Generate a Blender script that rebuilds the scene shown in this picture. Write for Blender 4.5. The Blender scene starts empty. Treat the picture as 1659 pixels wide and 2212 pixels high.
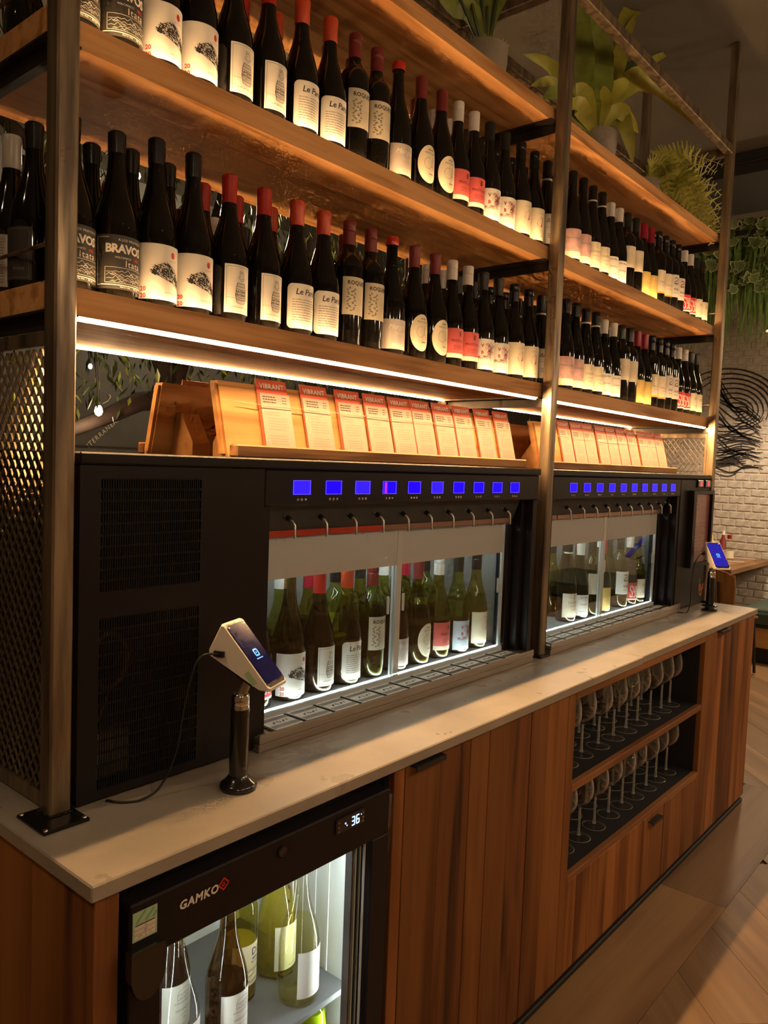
import bpy, bmesh, math, random
from mathutils import Vector, Matrix
sc = bpy.context.scene
COL = sc.collection
random.seed(11)
R = math.radians
pi = math.pi

# ------------------------------------------------------------------ camera
FX = 1692.9                       # focal length in photo pixels (1659 x 2212)
CAM = Vector((-0.5656, -0.9925, 1.5352))
YAW, PITCH, ROLL = R(40.17), R(-3.567), R(2.13)
Fw = Vector((math.cos(YAW)*math.cos(PITCH), math.sin(YAW)*math.cos(PITCH), math.sin(PITCH)))
Rt0 = Vector((math.sin(YAW), -math.cos(YAW), 0))
Up0 = Rt0.cross(Fw)
Rt = math.cos(ROLL)*Rt0 + math.sin(ROLL)*Up0
Up = Rt.cross(Fw)
cd = bpy.data.cameras.new('camera')
cam = bpy.data.objects.new('camera', cd)
COL.objects.link(cam)
cam.matrix_world = Matrix(((Rt.x, Up.x, -Fw.x, CAM.x), (Rt.y, Up.y, -Fw.y, CAM.y), (Rt.z, Up.z, -Fw.z, CAM.z), (0, 0, 0, 1)))
cd.sensor_fit = 'HORIZONTAL'
cd.sensor_width = 36.0
cd.lens = 36.0*FX/1659.0
cd.clip_start = 0.02
sc.camera = cam

# ------------------------------------------------------------------ world, exposure
w = bpy.data.worlds.new('world'); sc.world = w; w.use_nodes = True
w.node_tree.nodes['Background'].inputs[0].default_value = (0.30, 0.20, 0.12, 1)
w.node_tree.nodes['Background'].inputs[1].default_value = 0.05
sc.view_settings.view_transform = 'Standard'
sc.view_settings.look = 'None'
sc.view_settings.exposure = 0.0
sc.view_settings.gamma = 1.0
sc.view_settings.use_curve_mapping = False
sc.cycles.use_denoising = True
sc.cycles.max_bounces = 7
sc.cycles.use_adaptive_sampling = True
sc.cycles.adaptive_threshold = 0.08
sc.cycles.adaptive_min_samples = 12
sc.cycles.transparent_max_bounces = 24
sc.cycles.glossy_bounces = 3
sc.cycles.transmission_bounces = 4
sc.cycles.diffuse_bounces = 3
sc.cycles.caustics_reflective = False
sc.cycles.caustics_refractive = False
sc.cycles.sample_clamp_indirect = 3.0

LED_COL = (1.0, 0.57, 0.235)
LED_DOWN = 470.0      # angled strip under the front edge of the lowest shelf
LED_BACK = 190.0      # flat strip under its back edge
LED_UP = 75.0        # emission of the strips let into the shelf tops
COOL = (0.90, 1.0, 0.95)
MACH_W = 34.0
PEND_W = 75.0
FILL_W = 45.0
GLOBE_W = 15.0

# pixel helpers: a photo pixel gives a direction, the plane it is cut with gives the place
def ray(u, v):
    return Fw + Rt*((u-829.5)/FX) - Up*((v-1106)/FX)
def onx(u, v, x):
    q = ray(u, v); return CAM + q*((x-CAM.x)/q.x)
def ony(u, v, y):
    q = ray(u, v); return CAM + q*((y-CAM.y)/q.y)
def onz(u, v, z):
    q = ray(u, v); return CAM + q*((z-CAM.z)/q.z)

# ------------------------------------------------------------------ materials
def nn(t, kind, **kw):
    n = t.nodes.new(kind)
    for k, v in kw.items():
        setattr(n, k, v)
    return n
MATS = {}
def base_mat(name):
    m = bpy.data.materials.new(name); m.use_nodes = True
    MATS[name] = m
    return m, m.node_tree, m.node_tree.nodes['Principled BSDF']
def c4(c): return (c[0], c[1], c[2], 1.0)
def pm(name, col, rough=0.5, metal=0.0, spec=0.5, var=0.0, vscale=8.0, bump=0.0, bscale=60.0, coat=0.0, stretch=(1, 1, 1), col2=None, rvar=0.0):
    m, t, b = base_mat(name)
    b.inputs['Base Color'].default_value = c4(col)
    b.inputs['Roughness'].default_value = rough
    b.inputs['Metallic'].default_value = metal
    b.inputs['Specular IOR Level'].default_value = spec
    b.inputs['Coat Weight'].default_value = coat
    if var or bump or col2 or rvar:
        tc = nn(t, 'ShaderNodeTexCoord'); mp = nn(t, 'ShaderNodeMapping'); mp.inputs['Scale'].default_value = stretch
        t.links.new(tc.outputs['Object'], mp.inputs['Vector'])
    if var or col2:
        n = nn(t, 'ShaderNodeTexNoise'); n.inputs['Scale'].default_value = vscale; n.inputs['Detail'].default_value = 5
        t.links.new(mp.outputs[0], n.inputs['Vector'])
        r = nn(t, 'ShaderNodeValToRGB')
        c2 = col2 if col2 else tuple(max(0, x*(1-var)) for x in col)
        c1 = col if col2 else tuple(x*(1+var*0.6) for x in col)
        r.color_ramp.elements[0].position = 0.35; r.color_ramp.elements[0].color = c4(c2)
        r.color_ramp.elements[1].position = 0.65; r.color_ramp.elements[1].color = c4(c1)
        t.links.new(n.outputs['Fac'], r.inputs['Fac']); t.links.new(r.outputs['Color'], b.inputs['Base Color'])
    if rvar:
        n3 = nn(t, 'ShaderNodeTexNoise'); n3.inputs['Scale'].default_value = vscale*1.7; n3.inputs['Detail'].default_value = 6
        t.links.new(mp.outputs[0], n3.inputs['Vector'])
        mr = nn(t, 'ShaderNodeMapRange'); mr.inputs[1].default_value = .3; mr.inputs[2].default_value = .7
        mr.inputs[3].default_value = max(.03, rough-rvar); mr.inputs[4].default_value = rough+rvar
        t.links.new(n3.outputs['Fac'], mr.inputs[0]); t.links.new(mr.outputs[0], b.inputs['Roughness'])
    if bump:
        n2 = nn(t, 'ShaderNodeTexNoise'); n2.inputs['Scale'].default_value = bscale; n2.inputs['Detail'].default_value = 4
        t.links.new(mp.outputs[0], n2.inputs['Vector'])
        bp = nn(t, 'ShaderNodeBump'); bp.inputs['Strength'].default_value = bump; bp.inputs['Distance'].default_value = 0.002
        t.links.new(n2.outputs['Fac'], bp.inputs['Height']); t.links.new(bp.outputs[0], b.inputs['Normal'])
    return m
def em(name, col, strength, base=(0, 0, 0)):
    m, t, b = base_mat(name)
    b.inputs['Base Color'].default_value = c4(base)
    b.inputs['Roughness'].default_value = .3
    b.inputs['Emission Color'].default_value = c4(col)
    b.inputs['Emission Strength'].default_value = strength
    return m
def wood(name, dark, mid, light, axis='x', fine=70.0, rings=9.0, rough=0.55, bump=0.25, tone=0.25):
    """grain runs along axis; each board shifts the pattern and its tone a little"""
    m, t, b = base_mat(name)
    tc = nn(t, 'ShaderNodeTexCoord'); oi = nn(t, 'ShaderNodeObjectInfo')
    ad = nn(t, 'ShaderNodeVectorMath', operation='ADD')
    cmb = nn(t, 'ShaderNodeVectorMath', operation='SCALE'); cmb.inputs[0].default_value = (17.3, 9.1, 23.7)
    t.links.new(oi.outputs['Random'], cmb.inputs['Scale'])
    t.links.new(tc.outputs['Object'], ad.inputs[0]); t.links.new(cmb.outputs[0], ad.inputs[1])
    def mapping(s_al, s_ac):
        mp = nn(t, 'ShaderNodeMapping')
        s = {'x': (s_al, s_ac, s_ac), 'y': (s_ac, s_al, s_ac), 'z': (s_ac, s_ac, s_al)}[axis]
        mp.inputs['Scale'].default_value = s
        t.links.new(ad.outputs[0], mp.inputs['Vector']); return mp
    m1 = mapping(fine*0.03, fine)
    n1 = nn(t, 'ShaderNodeTexNoise'); n1.inputs['Scale'].default_value = 1.0; n1.inputs['Detail'].default_value = 6; n1.inputs['Roughness'].default_value = .65
    t.links.new(m1.outputs[0], n1.inputs['Vector'])
    m2 = mapping(rings*0.10, rings)
    n2 = nn(t, 'ShaderNodeTexNoise'); n2.inputs['Scale'].default_value = 1.0; n2.inputs['Detail'].default_value = 2; n2.inputs['Distortion'].default_value = .4
    t.links.new(m2.outputs[0], n2.inputs['Vector'])
    mu = nn(t, 'ShaderNodeMath', operation='MULTIPLY'); mu.inputs[1].default_value = 14.0
    t.links.new(n2.outputs['Fac'], mu.inputs[0])
    si = nn(t, 'ShaderNodeMath', operation='SINE'); t.links.new(mu.outputs[0], si.inputs[0])
    mr = nn(t, 'ShaderNodeMapRange'); mr.inputs[1].default_value = -1; mr.inputs[2].default_value = 1
    t.links.new(si.outputs[0], mr.inputs[0])
    mx = nn(t, 'ShaderNodeMix'); mx.data_type = 'FLOAT'; mx.inputs[0].default_value = .42
    t.links.new(n1.outputs['Fac'], mx.inputs[2]); t.links.new(mr.outputs[0], mx.inputs[3])
    r = nn(t, 'ShaderNodeValToRGB')
    e = r.color_ramp.elements
    e[0].position = .20; e[0].color = c4(dark); e[1].position = .80; e[1].color = c4(light)
    k = e.new(.5); k.color = c4(mid)
    t.links.new(mx.outputs[0], r.inputs['Fac'])
    hs = nn(t, 'ShaderNodeHueSaturation')
    va = nn(t, 'ShaderNodeMapRange'); va.inputs[3].default_value = 1-tone; va.inputs[4].default_value = 1+tone*.7
    t.links.new(oi.outputs['Random'], va.inputs[0]); t.links.new(va.outputs[0], hs.inputs['Value'])
    t.links.new(r.outputs['Color'], hs.inputs['Color']); t.links.new(hs.outputs[0], b.inputs['Base Color'])
    b.inputs['Roughness'].default_value = rough
    b.inputs['Specular IOR Level'].default_value = .35
    if bump:
        bp = nn(t, 'ShaderNodeBump'); bp.inputs['Strength'].default_value = bump; bp.inputs['Distance'].default_value = .002
        t.links.new(mx.outputs[0], bp.inputs['Height']); t.links.new(bp.outputs[0], b.inputs['Normal'])
    return m
def glassy(name, tint, rough=0.02, ior=1.45, gl=1.0, body=0.0, bodycol=(1, 1, 1), edge=0.0):
    """thin-walled glass: tinted see-through plus a mirror share that grows at grazing angles"""
    m = bpy.data.materials.new(name); m.use_nodes = True; MATS[name] = m
    t = m.node_tree; t.nodes.clear()
    o = nn(t, 'ShaderNodeOutputMaterial'); tr = nn(t, 'ShaderNodeBsdfTransparent'); g = nn(t, 'ShaderNodeBsdfGlossy')
    tr.inputs[0].default_value = c4(tint); g.inputs['Roughness'].default_value = rough; g.inputs[0].default_value = (gl, gl, gl, 1)
    f = nn(t, 'ShaderNodeFresnel')
    ge = nn(t, 'ShaderNodeNewGeometry'); mi = nn(t, 'ShaderNodeMix'); mi.data_type = 'FLOAT'     # same mirror share on both faces of the sheet
    mi.inputs[2].default_value = ior; mi.inputs[3].default_value = 1/ior
    t.links.new(ge.outputs['Backfacing'], mi.inputs[0]); t.links.new(mi.outputs[0], f.inputs[0])
    mx = nn(t, 'ShaderNodeMixShader'); t.links.new(f.outputs[0], mx.inputs[0])
    last = tr
    if body:
        d = nn(t, 'ShaderNodeBsdfDiffuse'); d.inputs[0].default_value = c4(bodycol)
        mb = nn(t, 'ShaderNodeMixShader'); mb.inputs[0].default_value = body
        t.links.new(tr.outputs[0], mb.inputs[1]); t.links.new(d.outputs[0], mb.inputs[2]); last = mb
    if edge:                      # painted edge highlight: pale diffuse stands in for refracted light
        d = nn(t, 'ShaderNodeBsdfDiffuse'); d.inputs[0].default_value = (.85, .84, .80, 1)
        lw = nn(t, 'ShaderNodeLayerWeight'); lw.inputs[0].default_value = .5
        pw_ = nn(t, 'ShaderNodeMath', operation='POWER'); pw_.inputs[1].default_value = 3.0; t.links.new(lw.outputs['Facing'], pw_.inputs[0])
        ml = nn(t, 'ShaderNodeMath', operation='MULTIPLY'); ml.inputs[1].default_value = edge; t.links.new(pw_.outputs[0], ml.inputs[0])
        mb = nn(t, 'ShaderNodeMixShader'); t.links.new(ml.outputs[0], mb.inputs[0])
        t.links.new(last.outputs[0], mb.inputs[1]); t.links.new(d.outputs[0], mb.inputs[2]); last = mb
    t.links.new(last.outputs[0], mx.inputs[1]); t.links.new(g.outputs[0], mx.inputs[2]); t.links.new(mx.outputs[0], o.inputs[0])
    return m

# ------------------------------------------------------------------ mesh building
class MB:
    def __init__(s): s.v = []; s.f = []
    def add(s, vs, fs):
        o = len(s.v); s.v += [tuple(p) for p in vs]; s.f += [tuple(i+o for i in f) for f in fs]; return s
    def box(s, x0, x1, y0, y1, z0, z1):
        return s.add([(x0, y0, z0), (x1, y0, z0), (x1, y1, z0), (x0, y1, z0), (x0, y0, z1), (x1, y0, z1), (x1, y1, z1), (x0, y1, z1)],
                     [(0, 3, 2, 1), (4, 5, 6, 7), (0, 1, 5, 4), (1, 2, 6, 5), (2, 3, 7, 6), (3, 0, 4, 7)])
    def cbox(s, x0, x1, y0, y1, z0, z1, b=.002):
        bm = bmesh.new(); bmesh.ops.create_cube(bm, size=1)
        for p in bm.verts:
            p.co = Vector((x0 if p.co.x < 0 else x1, y0 if p.co.y < 0 else y1, z0 if p.co.z < 0 else z1))
        bmesh.ops.bevel(bm, geom=bm.edges[:], offset=b, segments=1, affect='EDGES')
        return s.bm(bm)
    def bm(s, bm):
        bm.verts.index_update()
        s.add([p.co[:] for p in bm.verts], [[p.index for p in f.verts] for f in bm.faces]); bm.free(); return s
    def lathe(s, prof, n=28, c=(0, 0, 0), ax='z'):
        vs = []; fs = []; rings = []
        for (r, z) in prof:
            if r < 1e-6:
                rings.append([len(vs)]); vs.append((0, 0, z))
            else:
                rings.append(list(range(len(vs), len(vs)+n)))
                vs += [(r*math.cos(2*pi*i/n), r*math.sin(2*pi*i/n), z) for i in range(n)]
        for a, b in zip(rings, rings[1:]):
            for i in range(n):
                j = (i+1) % n
                if len(a) == 1 and len(b) == 1: continue
                if len(a) == 1: fs.append((a[0], b[j], b[i]))
                elif len(b) == 1: fs.append((a[i], a[j], b[0]))
                else: fs.append((a[i], a[j], b[j], b[i]))
        if ax == 'y': vs = [(x, z, -y) for x, y, z in vs]
        if ax == 'x': vs = [(z, y, -x) for x, y, z in vs]
        return s.add([(x+c[0], y+c[1], z+c[2]) for x, y, z in vs], fs)
    def tube(s, pts, r, n=8, cap=True):
        pts = [Vector(p) for p in pts]; rs = r if isinstance(r, (list, tuple)) else [r]*len(pts)
        vs = []; fs = []; up = Vector((0, 0, 1)); prev = None
        for i, p in enumerate(pts):
            d = (pts[min(i+1, len(pts)-1)]-pts[max(i-1, 0)]).normalized()
            if prev is None:
                a = d.cross(up)
                if a.length < 1e-3: a = d.cross(Vector((1, 0, 0)))
            else:
                a = prev-d*prev.dot(d)
            a.normalize(); prev = a; b = d.cross(a)
            vs += [p+(a*math.cos(2*pi*k/n)+b*math.sin(2*pi*k/n))*rs[i] for k in range(n)]
        for i in range(len(pts)-1):
            for k in range(n):
                q = (k+1) % n; fs.append((i*n+k, i*n+q, (i+1)*n+q, (i+1)*n+k))
        if cap:
            fs.append(tuple(range(n-1, -1, -1))); fs.append(tuple(range((len(pts)-1)*n, len(pts)*n)))
        return s.add(vs, fs)
    def prism(s, poly, d0, d1, plane='xz'):
        n = len(poly)
        def P(a, b, d): return {'xz': (a, d, b), 'yz': (d, a, b), 'xy': (a, b, d)}[plane]
        return s.add([P(a, b, d0) for a, b in poly]+[P(a, b, d1) for a, b in poly],
                     [tuple(range(n)), tuple(range(2*n-1, n-1, -1))]+[(i, (i+1) % n, n+(i+1) % n, n+i) for i in range(n)])
    def xf(s, M):
        s.v = [tuple(M @ Vector(p)) for p in s.v]; return s
    def mesh(s, name, mat=None, smooth=None):
        me = bpy.data.meshes.new(name); me.from_pydata(s.v, [], s.f)
        b = bmesh.new(); b.from_mesh(me); bmesh.ops.recalc_face_normals(b, faces=b.faces[:]); b.to_mesh(me); b.free()
        if mat: me.materials.append(MATS[mat])
        if smooth:
            me.shade_smooth(); me.set_sharp_from_angle(angle=R(smooth))
        return me
    def build(s, name, mat, parent=None, smooth=None):
        return mobj(name, s.mesh(name, mat, smooth), parent)
WL = {}
def mobj(name, me, parent=None):
    o = bpy.data.objects.new(name, me); COL.objects.link(o)
    if parent is not None:
        o.parent = parent; wl = WL.get(parent.name, Vector((0, 0, 0))); o.location = -wl
    WL[o.name] = Vector((0, 0, 0))
    return o
def tag(o, label=None, cat=None, group=None, kind=None):
    if label: o['label'] = label
    if cat: o['category'] = cat
    if group: o['group'] = group
    if kind: o['kind'] = kind
    return o
def thing(name, loc, label, cat, group=None, kind=None):
    o = bpy.data.objects.new(name, None); COL.objects.link(o); o.location = loc
    o.empty_display_size = .05
    WL[o.name] = Vector(loc)
    return tag(o, label, cat, group, kind)
def copies(name, parts, loc, rotz, label, cat, group=None):
    """parts: (name, mesh, [sub-parts of the same form]); meshes are shared between the copies"""
    t = bpy.data.objects.new(name, None); COL.objects.link(t); t.location = loc; t.rotation_euler = (0, 0, rotz); t.empty_display_size = .03
    tag(t, label, cat, group)
    for n, me, subs in parts:
        p = bpy.data.objects.new(n, me); COL.objects.link(p); p.parent = t
        for n2, me2 in subs:
            q = bpy.data.objects.new(n2, me2); COL.objects.link(q); q.parent = p
    return t
def boxo(name, mat, parent, x0, x1, y0, y1, z0, z1, b=.0015):
    m = MB()
    if b: m.cbox(x0, x1, y0, y1, z0, z1, b)
    else: m.box(x0, x1, y0, y1, z0, z1)
    return m.build(name, mat, parent)
_O1 = ['first', 'second', 'third', 'fourth', 'fifth', 'sixth', 'seventh', 'eighth', 'ninth']
ORD = _O1+['tenth', 'eleventh', 'twelfth', 'thirteenth', 'fourteenth', 'fifteenth', 'sixteenth', 'seventeenth', 'eighteenth', 'nineteenth', 'twentieth']
ORD += ['twenty-'+o for o in _O1]+['thirtieth']+['thirty-'+o for o in _O1]

# ------------------------------------------------------------------ flat print (lettering, drawings) in metres
_TX = {}
def text_polys(s, size, shear=0.0, space=1.0, bold=0.0):
    k = (s, size, shear, space, bold)
    if k in _TX: return _TX[k]
    cu = bpy.data.curves.new('t', 'FONT'); cu.body = s; cu.size = size; cu.shear = shear; cu.align_x = 'CENTER'; cu.align_y = 'CENTER'
    cu.space_character = space; cu.resolution_u = 2; cu.offset = bold; cu.dimensions = '2D'; cu.fill_mode = 'BOTH'
    o = bpy.data.objects.new('t', cu)
    me = o.to_mesh()
    bm = bmesh.new(); bm.from_mesh(me); o.to_mesh_clear()
    if bm.verts:
        x0 = min(p.co.x for p in bm.verts); x1 = max(p.co.x for p in bm.verts)
        x = math.floor(x0/.004)*.004
        while x < x1:
            bmesh.ops.bisect_plane(bm, geom=bm.verts[:]+bm.edges[:]+bm.faces[:], plane_co=(x, 0, 0), plane_no=(1, 0, 0), dist=1e-6)
            x += .004
    out = [[(p.co.x, p.co.y) for p in f.verts] for f in bm.faces]
    bm.free(); bpy.data.objects.remove(o); bpy.data.curves.remove(cu)
    _TX[k] = out
    return out
class D2:
    def __init__(s): s.p = []
    def poly(s, pts): s.p.append(list(pts)); return s
    def rect(s, u0, v0, u1, v1, st=.004):
        n = max(1, math.ceil((u1-u0)/st))
        for i in range(n):
            a = u0+(u1-u0)*i/n; b = u0+(u1-u0)*(i+1)/n
            s.p.append([(a, v0), (b, v0), (b, v1), (a, v1)])
        return s
    def line(s, pts, w, st=.004):
        for (a, b), (c, d) in zip(pts, pts[1:]):
            L = math.hypot(c-a, d-b)
            if L < 1e-7: continue
            nx, ny = -(d-b)/L*w/2, (c-a)/L*w/2
            n = max(1, math.ceil(L/st))
            for i in range(n):
                e, f = a+(c-a)*i/n, b+(d-b)*i/n; g, h = a+(c-a)*(i+1)/n, b+(d-b)*(i+1)/n
                s.p.append([(e-nx, f-ny), (g-nx, h-ny), (g+nx, h+ny), (e+nx, f+ny)])
        return s
    def ring(s, cu, cv, a, b, w, a0=0, a1=360, n=24):
        pts = [(cu+a*math.cos(R(a0+(a1-a0)*i/n)), cv+b*math.sin(R(a0+(a1-a0)*i/n))) for i in range(n+1)]
        return s.line(pts, w)
    def disc(s, cu, cv, a, b, n=12):
        s.p.append([(cu+a*math.cos(2*pi*i/n), cv+b*math.sin(2*pi*i/n)) for i in range(n)]); return s
    def text(s, t, size, cu, cv, shear=0, space=1.0, bold=0.0):
        for q in text_polys(t, size, shear, space, bold): s.p.append([(a+cu, b+cv) for a, b in q])
        return s
    def greek(s, u0, u1, v0, v1, n, seed=1, th=.35):
        rr = random.Random(seed); h = (v1-v0)/n
        for i in range(n):
            v = v1-(i+.5)*h; u = u0; end = u1-(rr.random()*(u1-u0)*.3 if i == n-1 else rr.random()*(u1-u0)*.08)
            while u < end-.002:
                L = min(end-u, .003+rr.random()*.007)
                s.rect(u, v-h*th/2, u+L, v+h*th/2); u += L+.0012
        return s
    def mb(s, fn):
        m = MB()
        for q in s.p: m.add([fn(a, b) for a, b in q], [tuple(range(len(q)))])
        return m
    def wrap(s, r):
        return s.mb(lambda u, v: (r*math.sin(u/r), -r*math.cos(u/r), v))
    def flat(s, y=0.0):
        return s.mb(lambda u, v: (u, y, v))
# ------------------------------------------------------------------ material list
wood('shelf_wood', (.36, .155, .046), (.64, .31, .105), (.80, .43, .17), 'x', 90, 16, .6, .3, .12)
wood('plank_wood', (.12, .040, .011), (.28, .104, .028), (.39, .16, .048), 'z', 55, 7, .55, .3, .42)
wood('plank_wood_dark', (.036, .013, .005), (.16, .058, .018), (.26, .098, .032), 'z', 70, 13, .65, .6, .25)
wood('side_wood', (.12, .044, .010), (.27, .105, .024), (.36, .152, .040), 'z', 50, 6, .55, .3, .25)
wood('edge_wood', (.17, .065, .022), (.30, .125, .045), (.40, .18, .07), 'x', 60, 8, .55, .2, .1)
wood('board_wood', (.33, .13, .035), (.52, .245, .075), (.64, .34, .12), 'x', 45, 10, .6, .3, .1)
wood('ledge_wood', (.10, .035, .012), (.33, .145, .05), (.44, .22, .085), 'x', 30, 16, .6, .5, .1)
wood('floor_wood', (.14, .075, .033), (.235, .132, .06), (.30, .18, .088), 'x', 40, 5, .5, .12, .22)
wood('table_wood', (.16, .08, .035), (.27, .14, .06), (.36, .20, .09), 'x', 40, 8, .5, .2, .1)
wood('chair_wood', (.12, .05, .018), (.22, .10, .036), (.30, .15, .055), 'z', 40, 8, .45, .1, .1)
wood('bench_wood', (.38, .19, .06), (.50, .27, .09), (.58, .33, .12), 'y', 40, 8, .5, .1, .1)
pm('steel', (.36, .27, .17), .42, .7, vscale=34, bump=.35, bscale=110, stretch=(1, 1, .10), rvar=.14, col2=(.13, .10, .075))
pm('steel_dark', (.045, .035, .028), .45, .5, var=.3, vscale=18, bump=.2, bscale=80)
pm('steel_bright', (.55, .47, .36), .3, .9, var=.2, vscale=30, stretch=(1, 1, .2))
pm('weld_black', (.012, .011, .010), .25, .3, bump=.4, bscale=120)
pm('mesh_metal', (.34, .27, .18), .38, .75)
pm('concrete', (.38, .335, .275), .36, 0, spec=.5, var=.14, vscale=5, bump=.12, bscale=140, rvar=.12)
pm('machine_black', (.0135, .0105, .0120), .42, 0, spec=.22, bump=.06, bscale=400)
pm('machine_inner', (.012, .012, .013), .6)
pm('recess_black', (.035, .040, .042), .55, bump=.05, bscale=300)
pm('vent_inside', (.012, .010, .010), .8)
pm('metal_grey', (.42, .38, .34), .3, .9, var=.1, vscale=40)
pm('tray_metal', (.50, .44, .38), .34, .85, var=.1, vscale=40, stretch=(.1, 1, 1))
pm('chrome', (.80, .76, .70), .10, 1.0)
pm('brushed', (.62, .60, .55), .32, .95, var=.12, vscale=60, stretch=(.05, 1, 1))
pm('liner', (.36, .36, .34), .26, .55, var=.12, vscale=3)
pm('liner_white', (.74, .76, .75), .45, var=.06, vscale=3)
pm('grate_metal', (.80, .75, .66), .45, .1)
pm('inner_grey', (.34, .36, .38), .35, .1, bump=.1, bscale=300)
pm('wire_metal', (.30, .25, .20), .4, .5)
pm('shelf_grey', (.10, .105, .11), .45, .2, bump=.1, bscale=300)
pm('copper_strip', (.42, .25, .20), .3, .8)
pm('red_strip', (.55, .06, .03), .35, .35, var=.2, vscale=12)
pm('rubber', (.01, .01, .01), .5)
pm('black_gloss', (.012, .011, .011), .18, 0, coat=.4)
pm('black_matte', (.014, .013, .014), .5)
pm('plinth_black', (.016, .014, .013), .55, var=.3, vscale=10)
pm('niche_dark', (.016, .0155, .02), .6, bump=.1, bscale=200)
pm('white_plastic', (.80, .74, .68), .35)
pm('sticker_green', (.42, .62, .38), .5)
pm('sticker_green_dark', (.22, .42, .24), .5)
pm('sticker_cream', (.78, .70, .58), .5)
pm('clay_pot', (.34, .29, .22), .75, var=.12, vscale=9, bump=.2, bscale=60)
pm('ribbed_pot', (.36, .31, .26), .5, .3, var=.3, vscale=14)
pm('soil', (.06, .035, .02), .9, bump=.8, bscale=90)
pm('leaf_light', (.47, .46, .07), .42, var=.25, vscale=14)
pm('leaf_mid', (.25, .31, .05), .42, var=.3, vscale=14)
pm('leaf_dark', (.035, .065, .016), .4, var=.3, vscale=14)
pm('fern_leaf', (.48, .47, .09), .5, var=.25, vscale=20)
pm('ivy_leaf', (.13, .19, .06), .5, var=.3, vscale=20)
pm('ivy_edge', (.46, .50, .25), .5)
pm('grass_leaf', (.20, .33, .08), .45, var=.35, vscale=18)
pm('stem_dark', (.06, .075, .03), .45)
pm('bark', (.022, .011, .008), .85, bump=.7, bscale=40)
pm('wall_dark', (.05, .045, .04), .85, var=.15, vscale=3)
pm('wall_cream', (.42, .36, .28), .85, var=.1, vscale=3)
pm('wall_blue', (.14, .15, .155), .8, var=.15, vscale=4)
pm('chalk', (.80, .78, .70), .9)
pm('ceiling_grey', (.14, .125, .10), .9, var=.08, vscale=3)
pm('beam_black', (.012, .010, .009), .6)
pm('brick_paint', (.62, .56, .49), .75, var=.10, vscale=16, bump=.8, bscale=60, col2=(.46, .41, .355))
pm('mortar', (.60, .54, .46), .85, bump=.5, bscale=80)
pm('mural_ink', (.022, .018, .020), .7)
pm('bench_green', (.055, .085, .068), .55, bump=.1, bscale=200)
pm('paper_white', (.40, .34, .28), .6)
pm('paper_pink', (.80, .52, .42), .6)
pm('screen_board', (.30, .115, .105), .25, var=.2, vscale=6)
pm('screen_text', (.50, .27, .25), .3)
pm('orange_ink', (.85, .24, .015), .4)
pm('ink_black', (.020, .018, .016), .6)
pm('ink_brown', (.075, .045, .030), .6)
pm('ink_grey', (.26, .235, .20), .6)
pm('ink_pale', (.55, .50, .43), .6)
pm('ink_red', (.50, .035, .030), .55)
pm('ink_white', (.82, .78, .70), .6)
pm('ink_blue', (.06, .055, .20), .6)
pm('ink_gold', (.52, .36, .06), .5)
pm('label_white', (.80, .77, .71), .55)
pm('label_cream', (.80, .72, .55), .55)
pm('label_tan', (.66, .60, .46), .55)
pm('label_dark', (.045, .042, .036), .5)
pm('label_silver', (.55, .49, .45), .4, .35)
pm('label_pink', (.72, .13, .12), .55)
pm('label_rose', (.56, .36, .36), .5, var=.2, vscale=30)
pm('label_yellow', (.72, .52, .17), .55)
pm('label_red', (.62, .03, .04), .5)
pm('label_blue', (.50, .62, .72), .5)
pm('cap_red', (.50, .028, .018), .32)
pm('cap_orange', (.66, .085, .028), .38)
pm('cap_maroon', (.23, .032, .028), .36)
pm('cap_wax', (.62, .04, .022), .22)
pm('cap_white', (.78, .74, .68), .35)
pm('cap_black', (.011, .010, .009), .25)
pm('cap_green', (.018, .018, .013), .3)
pm('cap_crimson', (.34, .012, .030), .25)
pm('cap_gold', (.40, .27, .07), .3, .6)
pm('wax_white', (.66, .62, .56), .3)
pm('cap_lime', (.52, .72, .02), .35)
pm('bottle_dark', (.0055, .0045, .0035), .07, 0, spec=.6)
pm('bottle_green_dark', (.010, .011, .004), .07, 0, spec=.6)
glassy('pane', (.93, .96, .95), .01, 1.35)
glassy('pane_frost', (.50, .51, .50), .35, 1.3, .6, .60, (.74, .74, .72))
glassy('pane_edge', (.75, .80, .80), .12, 1.5, 1, .60, (.82, .86, .86))
glassy('glass_olive', (.72, .66, .24), .03, 1.5)
glassy('glass_green', (.72, .76, .30), .03, 1.5)
glassy('glass_brown', (.56, .43, .22), .03, 1.5)
glassy('glass_clear', (.95, .955, .935), .015, 1.55)
glassy('wine_white', (.90, .82, .28), .05, 1.2, .5, .10, (.75, .68, .22))
pm('wine_red', (.020, .010, .008), .2)
pm('wine_gold', (.24, .20, .03), .25)
glassy('glass_pale', (.97, .965, .85), .02, 1.5)
glassy('wine_pale', (.985, .965, .78), .05, 1.2, .5, .01, (.75, .70, .30))
glassy('crystal_glint', (.97, .97, .96), .05, 1.6, 1.0, .30, (.80, .79, .76), .6)  # pale body and edges paint in the rim and stem highlights
glassy('crystal_foot', (.985, .985, .975), .02, 1.5, 1.0, 0, (1, 1, 1), .04)
glassy('crystal', (.975, .975, .965), .02, 1.5, 1.0, 0, (1, 1, 1), .55)
em('led_warm_down', LED_COL, LED_DOWN)
em('led_warm_back', LED_COL, LED_BACK)
pm('added_led_shield', (.62, .60, .56), .4, .6)
em('led_warm_up', LED_COL, LED_UP)
em('led_cool', COOL, MACH_W)
em('led_cool_cooler', (.93, 1.0, .97), 75.0)
em('display_blue', (.018, .002, 1.0), 1.1)
em('display_blue_light', (.035, .012, 1.0), 1.3)
em('display_edge', (.14, .09, 1.0), 1.3)
em('display_pink', (.45, .02, .60), 1.2)
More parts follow.
